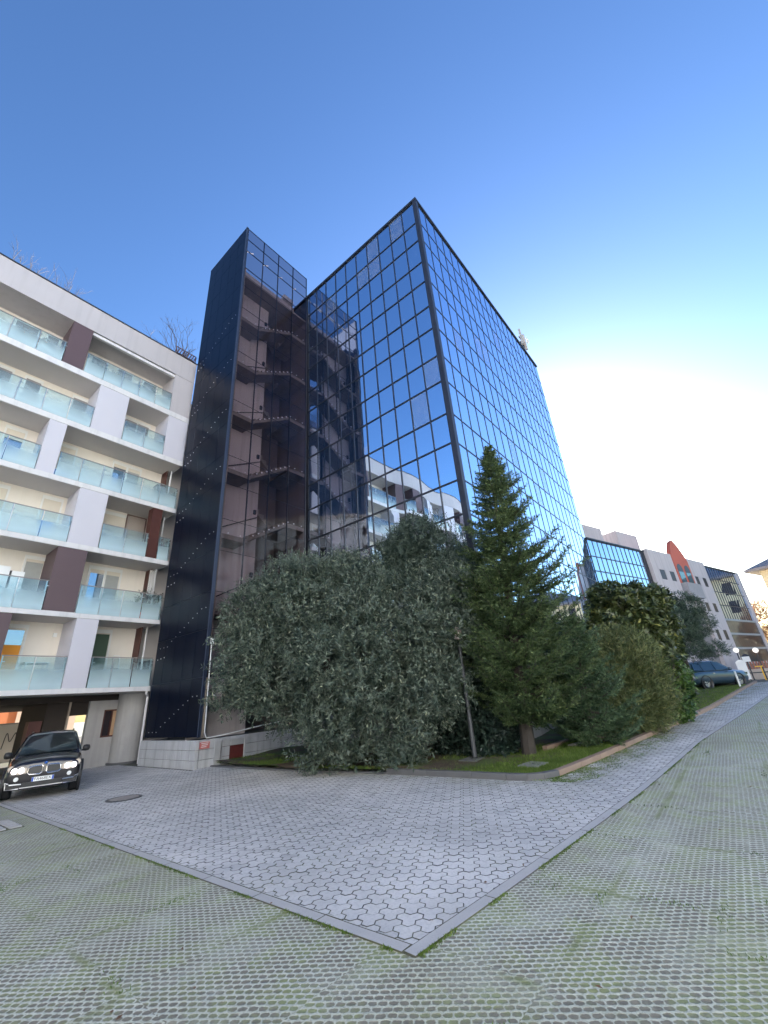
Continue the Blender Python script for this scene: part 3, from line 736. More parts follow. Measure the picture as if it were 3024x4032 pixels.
# windows: x0, x1, floor, kind
m_cur = plain('grey_curtain', (.36, .37, .36), .8, var=.12, scale=6)
m_orange = plain('painted_orange_reflection', (.85, .33, .03), .7, var=.06)  # orange painted in as the reflection of a sunlit building
m_green = plain('dark_green_door', (.045, .085, .05), .5, var=.1)
def window(x0, x1, f, kind, drop=1.0):
    z0 = ST[f]+(.02 if kind != 'small' else 1.0); z1 = CEIL[f]-.30
    w = MB(fx).box(x0-.07, x0, 1.55, 1.6, z0, z1+.16).box(x1, x1+.07, 1.55, 1.6, z0, z1+.16).box(x0, x1, 1.55, 1.6, z1, z1+.16)
    if kind == 'double': w.box((x0+x1)/2-.05, (x0+x1)/2+.05, 1.56, 1.6, z0, z1)
    w = w.build('window', m_frame, apt)
    zs = z1-(z1-z0)*drop
    if drop > 0:
        s = MB(fx)
        n = max(2, int((z1-zs)/.055))
        for k in range(n): s.box(x0+.003, x1-.003, 1.575, 1.592, zs+(z1-zs)*k/n+.004, zs+(z1-zs)*(k+1)/n)
        s.build('shutter', m_gshutter if kind == 'grey' else m_shutter, w)
    if drop < 1:
        mats = {'plain': m_pane, 'grey': m_pane, 'blue': m_pane_b, 'double': m_pane, 'green': m_green, 'cur': m_cur, 'orange': m_pane_b}
        if kind == 'double':
            MB(fx).box(x0+.03, (x0+x1)/2-.05, 1.578, 1.586, z0, zs).build('pane', m_pane_b, w)
            MB(fx).box((x0+x1)/2+.05, x1-.03, 1.578, 1.586, z0, zs).build('pane', m_cur, w)
        elif kind == 'orange':
            MB(fx).box(x0+.03, x1-.03, 1.578, 1.586, z0+1.75, zs).build('pane', m_pane_b, w)
            MB(fx).box(x0+.03, x1-.03, 1.578, 1.586, z0, z0+1.74).build('reflection_panel', m_orange, w)  # lower panel painted as a mirrored orange wall
        else: MB(fx).box(x0+.02, x1-.02, 1.578, 1.586, z0, zs).build('pane', mats[kind], w)
for a in [(3.52, 4.2, 0, 'orange', 0.03), (6.70, 7.34, 0, 'green', .02), (3.57, 4.2, 1, 'cur', .05), (5.98, 7.28, 1, 'double', .08), (1.55, 2.28, 2, 'plain', .75),
          (3.57, 4.24, 2, 'blue', .45), (6.05, 7.17, 2, 'plain', 1), (1.60, 2.25, 3, 'blue', .2), (3.60, 4.26, 3, 'blue', .55), (6.0, 7.3, 3, 'double', .08),
          (.55, 1.12, 4, 'grey', 1), (1.66, 2.23, 4, 'grey', 1), (3.60, 4.26, 4, 'grey', 1), (6.07, 6.66, 4, 'grey', 1), (6.74, 7.32, 4, 'grey', 1),
          (.63, 1.5, 5, 'grey', .6), (1.9, 2.35, 5, 'grey', .6), (3.9, 4.6, 5, 'grey', .5), (5.2, 5.94, 5, 'grey', .5), (6.6, 7.3, 5, 'grey', .5), (2.0, 2.5, 1, 'blue', .2)]: window(*a)
for x in (-3, -5.5, -8, -10.5, -13):
    for f in (3, 4, 5): window(x-.4, x+.4, f, 'grey', .6)
for z, f in ((5.62, 0), (8.6, 1), (11.5, 2), (14.4, 3)):
    MB(fx).lathe([(.03, 0), (.07, .02), (.07, .08), (.02, .12)], fx(7.93, 1.598, z), tuple(-FN), 10).build('wall_lamp', m_dsteel, apt).location
MB(fx).box(5.15, 5.28, 1.53, 1.6, 5.2, 5.36).build('wall_lamp', m_lamp_w, apt)
# ground floor
MB().box(7.05, 9.15, 22.6, 22.85, -.05, 1.12).box(7.05, 7.66, 22.6, 22.85, 1.121, 2.85).box(8.32, 9.15, 22.6, 22.85, 1.121, 2.85).box(7.661, 8.319, 22.6, 22.85, 2.22, 2.85).build('ground_wall', m_concrete, apt)
gw = MB().box(7.66, 7.72, 22.62, 22.8, 1.125, 2.215).box(8.26, 8.32, 22.62, 22.8, 1.125, 2.215).box(7.72, 8.26, 22.62, 22.8, 1.125, 1.18).box(7.72, 8.26, 22.62, 22.8, 2.16, 2.215).box(7.98, 8.03, 22.62, 22.8, 1.18, 2.16).build('window', m_wood, apt)
MB().box(7.72, 7.98, 22.7, 22.71, 1.18, 2.16).build('pane', m_dwin, gw)
MB().box(8.03, 8.26, 22.7, 22.71, 1.18, 2.16).build('pane', plain('warm_curtain', (.55, .36, .22), .7), gw)
m = MB(); m.lathe([(.62, -.05), (.62, 2.86)], (8.72, 22.35, 0), (0, 0, 1), 28); m.build('round_column', m_concrete, apt, smooth=False)
MB().lathe([(.70, -.05), (.70, .12)], (8.72, 22.35, 0), (0, 0, 1), 28).build('column_base', m_kerb, apt)
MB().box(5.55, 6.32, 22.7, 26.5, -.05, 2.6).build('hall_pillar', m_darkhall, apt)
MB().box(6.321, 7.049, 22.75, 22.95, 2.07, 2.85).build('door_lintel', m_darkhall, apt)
MB().box(6.30, 6.37, 22.62, 22.70, -.05, 2.6).build('door_post', m_rust, apt)
MB().box(5.12, 5.545, 22.9, 23.4, -.05, 1.96).build('meter_cabinet', m_wood, apt)
MB().box(9.16, 10.6, 22.6, 22.8, -.05, 2.85).build('hall_side_wall', m_soffit, apt)
MB().tube([(8.62, 20.86, 2.86), (8.62, 20.9, 2.74), (8.76, 21.05, 2.62), (8.76, 21.05, .02)], .05, 8).build('downpipe', m_white, apt)
MB().tube([(8.99, 21.7, .0), (8.99, 21.7, .0001+.01)], .05, 8).build('drain', m_kerb, apt)

# things on the balconies
tl = thing('trellis', 'diamond lattice wooden trellis on the third balcony row left of the dark red column', 'trellis', fx(7.6, 1.45, ST[2]))
def lattice(m, x0, x1, z0, z1, d, n, r):
    w = x1-x0; h = z1-z0; stp = w/n
    for s in (1, -1):
        k = -h
        while k < w:
            a0, a1 = max(0, k), min(w, k+h)
            if a1 > a0:
                p = (x0+a0 if s > 0 else x1-a0, d, z0+(a0-k)); q = (x0+a1 if s > 0 else x1-a1, d, z0+(a1-k))
                m.tube([fx(*p), fx(*q)], r, 4)
            k += stp
lm_ = MB(); lattice(lm_, 7.05, 7.95, ST[2]+.7, CEIL[2]-.15, 1.4, 6, .011); lm_.build('lattice', m_wood, tl)
MB(fx).box(7.02, 7.05, 1.37, 1.43, ST[2], CEIL[2]-.12).box(7.95, 7.98, 1.37, 1.43, ST[2], CEIL[2]-.12).box(7.05, 7.95, 1.37, 1.43, CEIL[2]-.15, CEIL[2]-.12).build('frame', m_wood, tl)
t2 = thing('trellis', 'narrow lattice trellis at the far right end, right of the dark red column', 'trellis', fx(8.5, 1.3, ST[2]))
lm_ = MB(); lattice(lm_, 8.18, 8.42, ST[2]+.2, CEIL[2]-.3, 1.3, 2, .011); lm_.build('lattice', m_wood, t2)
t3 = thing('trellis', 'white lattice screen at the right end of the second balcony row', 'trellis', fx(8.5, .5, ST[1]))
lm_ = MB(); lattice(lm_, 8.3, 8.6, ST[1]+1.25, CEIL[1]-.15, .75, 3, .012); lm_.build('lattice', m_lamp_w, t3)
lad = thing('step_ladder', 'small white folding step ladder on the lowest balcony right of the white panel', 'ladder', fx(7.65, 1.1, ST[0]))
m = MB()
for x in (7.5, 7.8): m.tube([fx(x, .95, ST[0]), fx(x+(.03 if x < 7.6 else -.03), 1.25, ST[0]+1.4)], .018, 6); m.tube([fx(x, 1.5, ST[0]), fx(x, 1.27, ST[0]+1.0)], .014, 6)
m.tube([fx(7.53, 1.25, ST[0]+1.4), fx(7.77, 1.25, ST[0]+1.4)], .018, 6); m.build('frame', m_lamp_w, lad)
for k in range(3): MB(fx).box(7.51, 7.79, .98+.08*k, 1.13+.08*k, ST[0]+.28+.28*k, ST[0]+.31+.28*k).build('tread', m_gshutter, lad)
tb = thing('balcony_table', 'folding table standing behind the lowest left balcony glass', 'table', fx(4.6, .9, ST[0]))
MB(fx).box(4.2, 5.0, .5, 1.2, ST[0]+.98, ST[0]+1.02).build('table_top', m_lamp_w, tb)
for x in (4.25, 4.95):
    for d in (.55, 1.15): MB(fx).box(x-.02, x+.02, d-.02, d+.02, ST[0], ST[0]+.98).build('leg', m_steel, tb)
cb = thing('storage_cabinet', 'tall white cabinet with a dark gap at the left end of the second balcony row', 'cabinet', fx(3.0, .9, ST[1]))
MB(fx).box(2.6, 3.02, .8, 1.2, ST[1], ST[1]+1.75).build('body', m_lamp_w, cb); MB(fx).box(3.10, 3.5, .8, 1.2, ST[1], ST[1]+1.6).build('door', m_lamp_w, cb)
MB(fx).box(3.02, 3.10, .9, 1.2, ST[1], ST[1]+1.62).build('gap_panel', m_black, cb)
bx_ = thing('storage_box', 'grey box standing behind the glass at the right end of the fourth balcony row', 'box', fx(8.1, .6, ST[3]))
MB(fx).box(7.86, 8.32, .5, .9, ST[3], ST[3]+1.3).build('body', plain('grey_box', (.42, .41, .43), .6), bx_); MB(fx).box(7.84, 8.34, .48, .92, ST[3]+1.301, ST[3]+1.34).build('lid', m_gshutter, bx_)

# ------------------------------------------------------------------ leaf and branch engines
def unit(a): return a/np.maximum(np.linalg.norm(a, axis=-1, keepdims=True), 1e-9)
def leaf_quads(P, D, N, L, W):
    S = unit(np.cross(D, N)); n = len(P); L = L[:, None]; W = W[:, None]
    V = np.empty((n, 4, 3)); V[:, 0] = P; V[:, 1] = P+D*L*.45+S*W*.5+N*W*.12; V[:, 2] = P+D*L; V[:, 3] = P+D*L*.45-S*W*.5+N*W*.12
    return V.reshape(-1, 3), np.arange(4*n).reshape(n, 4)
def crown(lobes, n, leaves, llen, lwid, spray=(.25, .5), upb=.5, spread=.75, fill=.35, droop=0., clump=0., floor=.03, sub=0):
    lob = np.array(lobes, float); rng = RNG
    if sub:
        out = []
        for x, y, z, r in lob:
            out.append((x, y, z, r*.62))
            for _ in range(sub):
                dd = unit(rng.normal(size=3)+np.array([0, 0, .15])); q = r*rng.uniform(.24, .42)
                out.append((*(np.array([x, y, z])+dd*(r-q*.62)), q))
        lob = np.array(out)
    w = lob[:, 3]**1.9; idx = rng.choice(len(lob), n, p=w/w.sum())
    d = unit(rng.normal(size=(n, 3))); c = lob[idx, :3]; r = lob[idx, 3:4]
    rad = np.where(rng.random((n, 1)) < fill, rng.uniform(.4, .9, (n, 1)), rng.uniform(.88, 1.06, (n, 1)))
    if clump:   # bumps over the surface
        ph = np.sin(d[:, :1]*clump*5.1+idx[:, None])*np.sin(d[:, 1:2]*clump*4.3+2*idx[:, None])*np.sin(d[:, 2:]*clump*4.7+idx[:, None]*.7); rad = rad*(1+.22*ph)
    P = c+d*r*rad
    inside = np.zeros(n, bool)
    for k, (x, y, z, q) in enumerate(lob): inside |= (np.linalg.norm(P-[x, y, z], axis=1) < q*.72) & (idx != k)
    ok = (~inside | (rng.random(n) < .12)) & (P[:, 2] > floor)
    if clump:   # hollows between the leaf clumps
        q = P*2.3*clump; f = np.sin(q[:, 0]+1.3*np.sin(q[:, 1]))*np.sin(q[:, 1]*1.1+np.sin(q[:, 2]))+np.sin(q[:, 2]*1.2+1.1*np.sin(q[:, 0]))*.6
        ok &= (f > -.3) | (rng.random(n) < .3)
    ok &= (P[:, 2] > .85) | (P[:, 1] < 10.4) | (P[:, 1] > 16)
    P, d = P[ok], d[ok]; n = len(P)
    ax = unit(d*.7+np.array([0, 0, upb])+rng.normal(size=(n, 3))*.35+np.array([0, 0, -droop]))
    SL = rng.uniform(*spray, n)
    K = leaves; t = (np.arange(K)+.5)/K
    base = (P[:, None]+ax[:, None]*(SL[:, None]*t)[:, :, None]).reshape(-1, 3)
    A = np.repeat(ax, K, 0)
    rd = unit(rng.normal(size=A.shape)); rd = unit(rd-A*np.sum(rd*A, 1, keepdims=True))
    D = unit(A*(1-spread)+rd*spread); N = unit(A+rng.normal(size=A.shape)*.5)
    L = rng.uniform(llen*.7, llen*1.25, len(D)); W = rng.uniform(lwid*.7, lwid*1.2, len(D))
    return leaf_quads(base, D, N, L, W)
def branchy(m, p, d, L, r, depth, rng, spread=.6, up=.15):
    d = d.normalized(); n = 4; pts = [p.copy()]; q = p.copy(); dd = d.copy()
    for k in range(n):
        dd = (dd+Vector((rng.uniform(-.16, .16), rng.uniform(-.16, .16), rng.uniform(-.1, .14)+up*.3))).normalized(); q = q+dd*(L/n); pts.append(q.copy())
    m.tube(pts, [r*(1-.13*k) for k in range(n+1)], 5 if r > .03 else 3)
    if depth <= 0: return
    for k in range(rng.randint(2, 4)):
        b = pts[rng.randint(2, n)]; nd = (dd+Vector((rng.uniform(-1, 1), rng.uniform(-1, 1), rng.uniform(-.3, .7)))*spread)
        branchy(m, b, nd, L*rng.uniform(.5, .75), r*.52, depth-1, rng, spread, up)
def tree_thing(name, label, cat, base, group=None): return thing(name, label, cat, base, 0, group)
def leafy(name, label, cat, base, lobes, mat, n, leaves, llen, lwid, trunks, shoots=0, **kw):
    t = tree_thing(name, label, cat, base)
    V, F = crown(lobes, n, leaves, llen, lwid, floor=kw.pop('low', base[2]+.05), **kw)
    if shoots:   # long upright shoots standing out of the top of the crown
        lob = np.array(lobes); k = RNG.choice(len(lob), shoots); d = unit(RNG.normal(size=(shoots, 3))*[1, 1, .6]+[0, 0, 1.1]); P = lob[k, :3]+d*lob[k, 3:4]
        ok = np.ones(shoots, bool)
        for (x, y, z, r) in lobes: ok &= np.linalg.norm(P-[x, y, z], axis=1) > r*.90
        P = P[ok]; m_ = len(P); ax = unit(np.array([0, 0, 1.])+RNG.normal(size=(m_, 3))*.22); SL = RNG.uniform(.25, .62, m_); K = 18
        base_ = (P[:, None]+ax[:, None]*(SL[:, None]*(np.arange(K)/K))[:, :, None]).reshape(-1, 3); A = np.repeat(ax, K, 0)
        rd = unit(RNG.normal(size=A.shape)); D = unit(A*.75+rd*.55); V2, F2 = leaf_quads(base_, D, unit(A+RNG.normal(size=A.shape)*.5), RNG.uniform(.05, .085, len(D)), RNG.uniform(.018, .026, len(D)))
        F = np.vstack([F, F2+len(V)]); V = np.vstack([V, V2])
    fast_mesh('crown', V, F, mat, t)
    m = MB(); rng = random.Random(len(lobes)*7+n)
    b = Vector(base)
    for (ox, oy, tx, ty, tz, r) in trunks:
        p0 = b+Vector((ox, oy, -.05)); p1 = Vector((tx, ty, tz)); mid = p0.lerp(p1, .5)+Vector((.1, -.07, 0))
        m.tube([p0, p0.lerp(mid, .5), mid, mid.lerp(p1, .5), p1], [r*1.25, r, r*.85, r*.7, r*.5], 8)
        for k in range(7):
            branchy(m, mid.lerp(p1, rng.random()), Vector((rng.uniform(-1, 1), rng.uniform(-1, 1), rng.uniform(.0, .9))), 1.2, r*.35, 1, rng)
    m.build('trunk', m_bark, t)
    return t

m_olive = leaf_mat('olive_leaf', (.042, .072, .054), (.175, .215, .165), (.45, .49, .35), .42, .2, .5)
m_dolive = leaf_mat('dark_olive_leaf', (.038, .062, .048), (.105, .142, .112), (.22, .265, .19), .5, .2)
m_shrub = leaf_mat('dark_shrub_leaf', (.018, .035, .028), (.045, .075, .055), None, .4, .2)
m_spruce = leaf_mat('spruce_needle', (.024, .05, .02), (.11, .16, .06), (.27, .33, .12), .55, .15)
m_fir = leaf_mat('fir_needle', (.034, .07, .036), (.11, .175, .085), (.2, .27, .12), .55, .15)
m_loq = leaf_mat('loquat_leaf', (.035, .058, .022), (.11, .135, .042), (.46, .44, .14), .35, .2, .6)
m_pine = leaf_mat('pine_needle', (.045, .075, .055), (.11, .155, .105), None, .6, .3)
m_ole = leaf_mat('oleander_leaf', (.06, .09, .032), (.19, .215, .085), (.36, .30, .13), .5, .25)
m_lau = leaf_mat('laurel_leaf', (.035, .08, .02), (.11, .20, .045), (.24, .34, .08), .3, .25, .7)
m_dry = leaf_mat('dry_leaf', (.20, .11, .065), (.42, .24, .13), None, .7, .4)
m_grassb = leaf_mat('grass_blade', (.08, .14, .022), (.19, .28, .055), (.34, .36, .14), .6, .4)

OL = [(8.05, 11.7, 2.98, 1.5), (8.15, 11.6, 4.45, 1.2), (8.91, 10.79, 4.91, 1.53), (10.14, 9.65, 4.68, 1.7), (10.8, 8.27, 4.06, 1.78), (11.02, 7.26, 3.36, 1.34), (9.19, 10.02, 2.69, 1.97), (10.3, 8.26, 2.15, 1.76), (10.7, 7.03, 1.81, 1.04), (8.41, 11.19, 2.2, 1.2), (9.09, 9.57, .96, 1.03), (10.23, 7.85, .83, 1.01), (7.95, 12.3, 2.35, .9), (10.36, 9.12, 3.43, 2.21), (9.03, 10.7, 5.38, 1.12), (9.94, 9.86, 5.33, 1.13), (11.61, 6.89, 4.93, 1.05)]
OL = [(x, y, z-(.12 if z > 4 else 0), r*.93) for x, y, z, r in OL]
leafy('olive_tree', 'broad grey green olive tree with foliage drooping down to the kerb before the stair tower', 'tree', (10.5, 10.6, .1), OL, m_olive, 26000, 14, .118, .034,
      [(0, 0, 9.6, 10.6, 3.6, .17), (.2, -.3, 10.8, 8.8, 3.4, .12), (-.2, .2, 8.7, 11.3, 3.2, .11)], shoots=1500, spray=(.22, .5), upb=.55, spread=.62, fill=.07, sub=13)
OL2 = [(12.66, 7.67, 6.19, 1.44), (13.02, 7.04, 4.83, 1.3), (11.96, 8.38, 5.63, 1.16), (12.53, 6.88, 3.09, .9)]
OL2 = [(x-.45, y, z, r) for x, y, z, r in OL2]
leafy('olive_tree', 'taller rounded olive tree rising behind the broad one, against the tower corner', 'tree', (12.4, 7.6, .15), OL2, m_dolive, 8500, 14, .112, .033,
      [(0, 0, 12.2, 7.6, 5.0, .14)], shoots=500, spray=(.22, .45), upb=.5, spread=.62, fill=.08, sub=12)
SH = [(12.3, 6.5, .96, .82), (12.5, 6.6, 1.97, .86), (11.85, 6.25, .37, .57), (12.2, 7.3, .8, .8)]
leafy('laurel_shrub', 'dark low evergreen shrub at ground level between the lamp post and the conifer trunk', 'shrub', (12.2, 6.6, .15), SH, m_shrub, 3800, 12, .10, .045,
      [(0, 0, 12.4, 6.6, 1.5, .05)], spray=(.15, .35), upb=.4, spread=.6)
LQ = [(19.67, 3.62, 4.02, 1.33), (19.81, 2.85, 4.08, 1.12), (19.83, 2.75, 2.98, 1.08), (19.35, 3.2, 3.37, 1.44), (19.4, 2.75, 2.28, .77), (19.04, 4.19, 3.33, .93)]
leafy('loquat_tree', 'round dark evergreen tree with large leaves and yellowish tips, right of the conifer', 'tree', (19.6, 3.4, .35), LQ, m_loq, 4455, 12, .24, .085,
      [(0, 0, 19.6, 3.3, 3.2, .10)], spray=(.10, .26), upb=.45, spread=.7, fill=.2, sub=8)
OE = [(x*1.06, y*1.09, z, r*1.05) for x, y, z, r in [(15.69, 3.15, 2.18, 1.03), (15.72, 2.99, 1.36, .93), (15.09, 3.56, 1.16, .98), (15.32, 2.95, .63, .54), (15.01, 3.87, 1.44, .71), (15.4, 3.3, .5, .6)]]
leafy('oleander_shrub', 'brownish green narrow leaved shrub leaning over the terracotta kerb', 'shrub', (16.5, 3.45, .25), OE, m_ole, 7020, 12, .17, .022,
      [(0, 0, 16.5, 3.4, 1.6, .05), (.3, .2, 16.8, 3.3, 1.8, .04)], spray=(.2, .45), upb=.7, spread=.5)
LA = [(19.32, 2.75, 1.66, .77), (19.12, 2.8, 1.04, .7), (18.74, 3.2, .79, .66), (19.0, 2.85, .6, .5)]
leafy('laurel_shrub', 'bright glossy green laurel bush beside the lawn at the kerb', 'shrub', (19.1, 2.9, .33), LA, m_lau, 2025, 12, .16, .06,
      [(0, 0, 19.2, 2.8, 1.2, .05)], spray=(.12, .3), upb=.5, spread=.65)
PN = [(29.82, 3.26, 4.25, 1.75), (29.92, 2.43, 4.62, 1.33), (29.89, 2.62, 2.64, 1.68), (29.94, 2.1, 2.09, 1.01), (29.75, 3.84, 2.27, 1.58)]
leafy('pine_tree', 'soft grey green pine in front of the pinkish office wing', 'tree', (29.9, 3.0, .65), PN, m_pine, 6500, 14, .20, .02,
      [(0, 0, 29.9, 2.9, 4.0, .13)], spray=(.15, .3), upb=.5, spread=.6, fill=.2, sub=8, low=2.5)

def conifer(name, label, base, top, prof, mat, seed, nwh=.145, per=8, dens=1.0, bias=None):
    rng = random.Random(seed); t = tree_thing(name, label, 'tree', base)
    base = Vector(base); top = Vector(top); H = top.z-base.z
    tm = MB(); tm.tube([base+Vector((0, 0, -.05)), base.lerp(top, .25), base.lerp(top, .6), top], [.17*H/9.5+.02, .13*H/9.5+.02, .07*H/9.5+.01, .012], 8)
    P = []; D = []
    z = prof[0][0]
    while z < prof[-1][0]-.1:
        f = (z-base.z)/H; c = base.lerp(top, f); Rz = np.interp(z, [p[0] for p in prof], [p[1] for p in prof])
        for k in range(max(4, int(per*(1 if Rz > .7 else 1.2)))):
            a = rng.uniform(0, 2*math.pi); L = Rz*rng.uniform(.5, 1.15)
            if bias: L *= bias(a, z)
            h = Vector((math.cos(a), math.sin(a), 0)); n = max(4, int(L/.12)); pts = []
            zr = rng.uniform(-.06, .1)
            for q in range(n+1):
                s = q/n; rise = (-.22*s+.50*s*s)*L if Rz > 1.0 else (.1*s+.32*s*s)*L
                pts.append(c+h*(L*s)+Vector((0, 0, rise+zr)))
            tm.tube(pts, [max(.004, .022*(1-q/n)*min(1, L)+.004) for q in range(n+1)], 4)
            side = Vector((-h.y, h.x, 0))
            for q in range(1, n+1):
                s = q/n; tl_ = (.16+.34*(1-s)*min(L, 1.6))*rng.uniform(.7, 1.15)*min(1, .3+Rz)
                fwd = (pts[q]-pts[q-1]).normalized()
                if s < .18 and L > .9: continue
                for sg_ in (-1, 1, 0):
                    if sg_ == 0 and rng.random() < .4: continue
                    dd = (fwd*.65+side*sg_*.75+Vector((0, 0, rng.uniform(-.25, .25) if sg_ else rng.uniform(-.5, .5)))).normalized()
                    if sg_ == 0: tl_ *= .7
                    nn = max(2, int(tl_/.03*dens))
                    for w in range(nn):
                        b = pts[q]+dd*(tl_*w/nn)
                        for _ in range(3):
                            nd = (dd*.75+Vector((rng.uniform(-1, 1), rng.uniform(-1, 1), rng.uniform(-.8, 1.1)))*.62).normalized()
                            P.append(b); D.append(nd)
        z += nwh*(1 if Rz > .6 else .75)*rng.uniform(.8, 1.2)
    P = np.array(P); D = np.array(D); N = unit(RNG.normal(size=D.shape)); n = len(P)
    V, F = leaf_quads(P, D, N, RNG.uniform(.06, .11, n), RNG.uniform(.014, .024, n))
    fast_mesh('foliage', V, F, mat, t); tm.build('trunk', m_bark, t)
    return t
def sp_bias(a, z):   # longer boughs towards the open side (+x, -y)
    k = math.cos(a-R_(-50))
    return 1+.30*max(0, k)*(1 if 3.5 < z < 6 else .4)-.12*max(0, -k)
conifer('spruce_tree', 'tall dark green spruce with long boughs in front of the glass tower corner', (11.9, 5.2, .12), (12.1, 4.7, 9.6),
        [(.95, 1.5), (1.6, 1.8), (3., 1.8), (4.2, 1.65), (5.0, 1.45), (5.8, 1.25), (6.4, 1.1), (7.2, .88), (8.0, .62), (8.7, .36), (9.2, .16), (9.6, .04)], m_spruce, 4, bias=sp_bias)
conifer('fir_tree', 'shorter dense fir with flat boughs between the tall spruce and the brownish shrub', (13.5, 3.95, .15), (13.5, 3.8, 3.7),
        [(.35, 1.15), (1., 1.25), (1.8, 1.1), (2.6, .75), (3.3, .3), (3.7, .05)], m_fir, 9)

def bare(name, label, base, h, seed, mat=m_twig, n=5, depth=3, group=None):
    t = tree_thing(name, label, 'tree', base, group); rng = random.Random(seed); m = MB(); b = Vector(base)
    for k in range(n): branchy(m, b+Vector((rng.uniform(-.05, .05), rng.uniform(-.05, .05), 0)), Vector((rng.uniform(-.7, .7), rng.uniform(-.7, .7), 1)), h*rng.uniform(.42, .6), max(.018, .021*h/2), depth, rng, .75, .1)
    m.build('branches', mat, t)
    MB().lathe([(.22, -.02), (.30, .0), (.34, .35), (.30, .36)], tuple(b-Vector((0, 0, .35))), (0, 0, 1), 14).build('planter', m_concrete, t)
    return t
bare('bare_tree', 'leftmost leafless small tree showing above the apartment roof edge at the photo edge', (.0, 23.8, 22.3), 3.4, 3)
bare('bare_tree', 'leafless small tree second from the left above the apartment roof parapet', (1.25, 23.8, 22.2), 3.3, 5)
bare('bare_tree', 'leafless rooftop tree behind the perforated screen beside the black stair tower', (8.35, 22.6, 22.2), 3.9, 12)
scr = thing('privacy_screen', 'perforated brown leaf pattern screen on the right end of the apartment roof', 'screen', (8.2, 21.5, 21.9))
m = MB()
P0 = Vector((7.55, 21.35, 21.9)); W_, H_ = 1.3, .85
e = Vector((1, .02, 0))
m.obox(P0+e*W_/2+Vector((0, 0, .02)), e*W_/2, (0, .015, 0), (0, 0, .03)); m.obox(P0+e*W_/2+Vector((0, 0, H_)), e*W_/2, (0, .015, 0), (0, 0, .03))
for x in (.02, W_-.02): m.obox(P0+e*x+Vector((0, 0, H_/2)), e*.03, (0, .015, 0), (0, 0, H_/2))
m.tube([P0+e*.1+Vector((0, 0, .42)), P0+e*(W_-.1)+Vector((0, 0, .42))], .03, 4)
for k in range(8):
    x = .12+k*.15
    m.tube([P0+e*x+Vector((0, 0, .42)), P0+e*(x+.12)+Vector((0, 0, .82))], .032, 4); m.tube([P0+e*x+Vector((0, 0, .42)), P0+e*(x+.12)+Vector((0, 0, .03))], .032, 4)
m.build('panel', m_brown, scr)

def potted(name, label, x, d, f, h, mat, potmat, n=60, pot=.2, lwid=.03, llen=.12):
    b = fx(x, d, ST[f]); t = thing(name, label, 'plant', b)
    MB().lathe([(pot*.7, 0), (pot, pot*1.7), (pot*.9, pot*1.72)], b, (0, 0, 1), 14).build('pot', potmat, t)
    V, F = crown([(b[0], b[1], b[2]+pot*1.7+h*.45, h*.5)], n, 10, llen, lwid, spray=(.1, .25), upb=.7, spread=.5); fast_mesh('leaves', V, F, mat, t)
    return t
potted('potted_plant', 'leafy potted plant with dark foliage at the right end of the second balcony row', 8.4, .6, 1, 1.1, m_shrub, m_terra, 90)
potted('potted_plant', 'small thin potted plant left of the bushy one on the second balcony row', 7.95, .5, 1, .6, m_lau, m_terra, 30)
potted('potted_plant', 'red flowering plant behind the right end glass of the third balcony row', 8.42, .6, 2, .8, leaf_mat('red_flower', (.10, .03, .03), (.35, .03, .03), None), m_terra, 60)
for i, (x, lab) in enumerate([(4.15, 'beside the brown panel'), (4.85, 'second from the brown panel')]):
    potted('potted_plant', 'planter with trailing plant behind the top right balcony glass, '+lab, x, .4, 5, .5, m_dry if i else m_shrub, m_lamp_w, 45, .28)
for i, (x, lab) in enumerate([(6.05, 'nearer the middle'), (6.75, 'nearer the end wall')]):
    potted('potted_plant', 'white planter with grey foliage on the top right balcony, '+lab, x, .4, 5, .45, m_dolive, m_lamp_w, 40, .28)
for i, (x, lab) in enumerate([(1.05, 'left one'), (1.75, 'right one')]):
    potted('potted_plant', 'white planter with dry reddish plant on the top left balcony, '+lab, x, .4, 5, .5, m_dry, m_lamp_w, 40, .28)

# ------------------------------------------------------------------ grass and small ground items
def grass(name, pts, h, w):
    n = len(pts); P = np.array(pts); a = RNG.uniform(0, 2*np.pi, n)
    D = unit(np.stack([np.cos(a)*.45, np.sin(a)*.45, np.ones(n)], 1)+RNG.normal(size=(n, 3))*.15); N = unit(np.stack([-np.sin(a), np.cos(a), np.zeros(n)], 1)+.01)
    V, F = leaf_quads(P, D, N, RNG.uniform(h*.5, h*1.2, n), np.full(n, w)); return tag(fast_mesh(name, V, F, m_grassb), 'short green grass growing in the planting bed along the kerb', 'grass', kind='stuff')
pts = []
rg = random.Random(2)
while len(pts) < 30000:
    x = rg.uniform(9.2, 14.5); y = rg.uniform(3.2, 13.5)
    lo = bed_lo(x) if x >= 9.75 else np.interp(x, [9.12, 9.25, 9.55, 9.62, 9.75], [11.8, 10.4, 8.0, 4.6, 4.15])
    if y < lo+.08 or y > lo+4: continue
    if rg.random() > math.exp(-max(0, (y-lo-.5))*.8)*(.6+.4*math.sin(x*3+y*4)*math.sin(y*2.3)): continue
    if x < 11.5 and y > 5.5 and rg.random() < .25: continue
    pts.append((x, y, zg(x)+.08))
while len(pts) < 36000:
    x = rg.uniform(9.1, 10.9); y = rg.uniform(11.5, 15.6)
    if x < np.interp(y, [11.5, 15.6], [9.25, 9.12])+.03 or math.sin(x*4)*math.sin(y*3) < -.5: continue
    pts.append((x, y, zg(x)+.09))
while len(pts) < 56000:
    x = rg.uniform(18.5, 37); lo = pl(KERB, x)+.12; y = lo+rg.random()**1.3*4.5; pts.append((x, y, zg(x)+.1))
grass('grass', pts, .10, .011)
pts = []
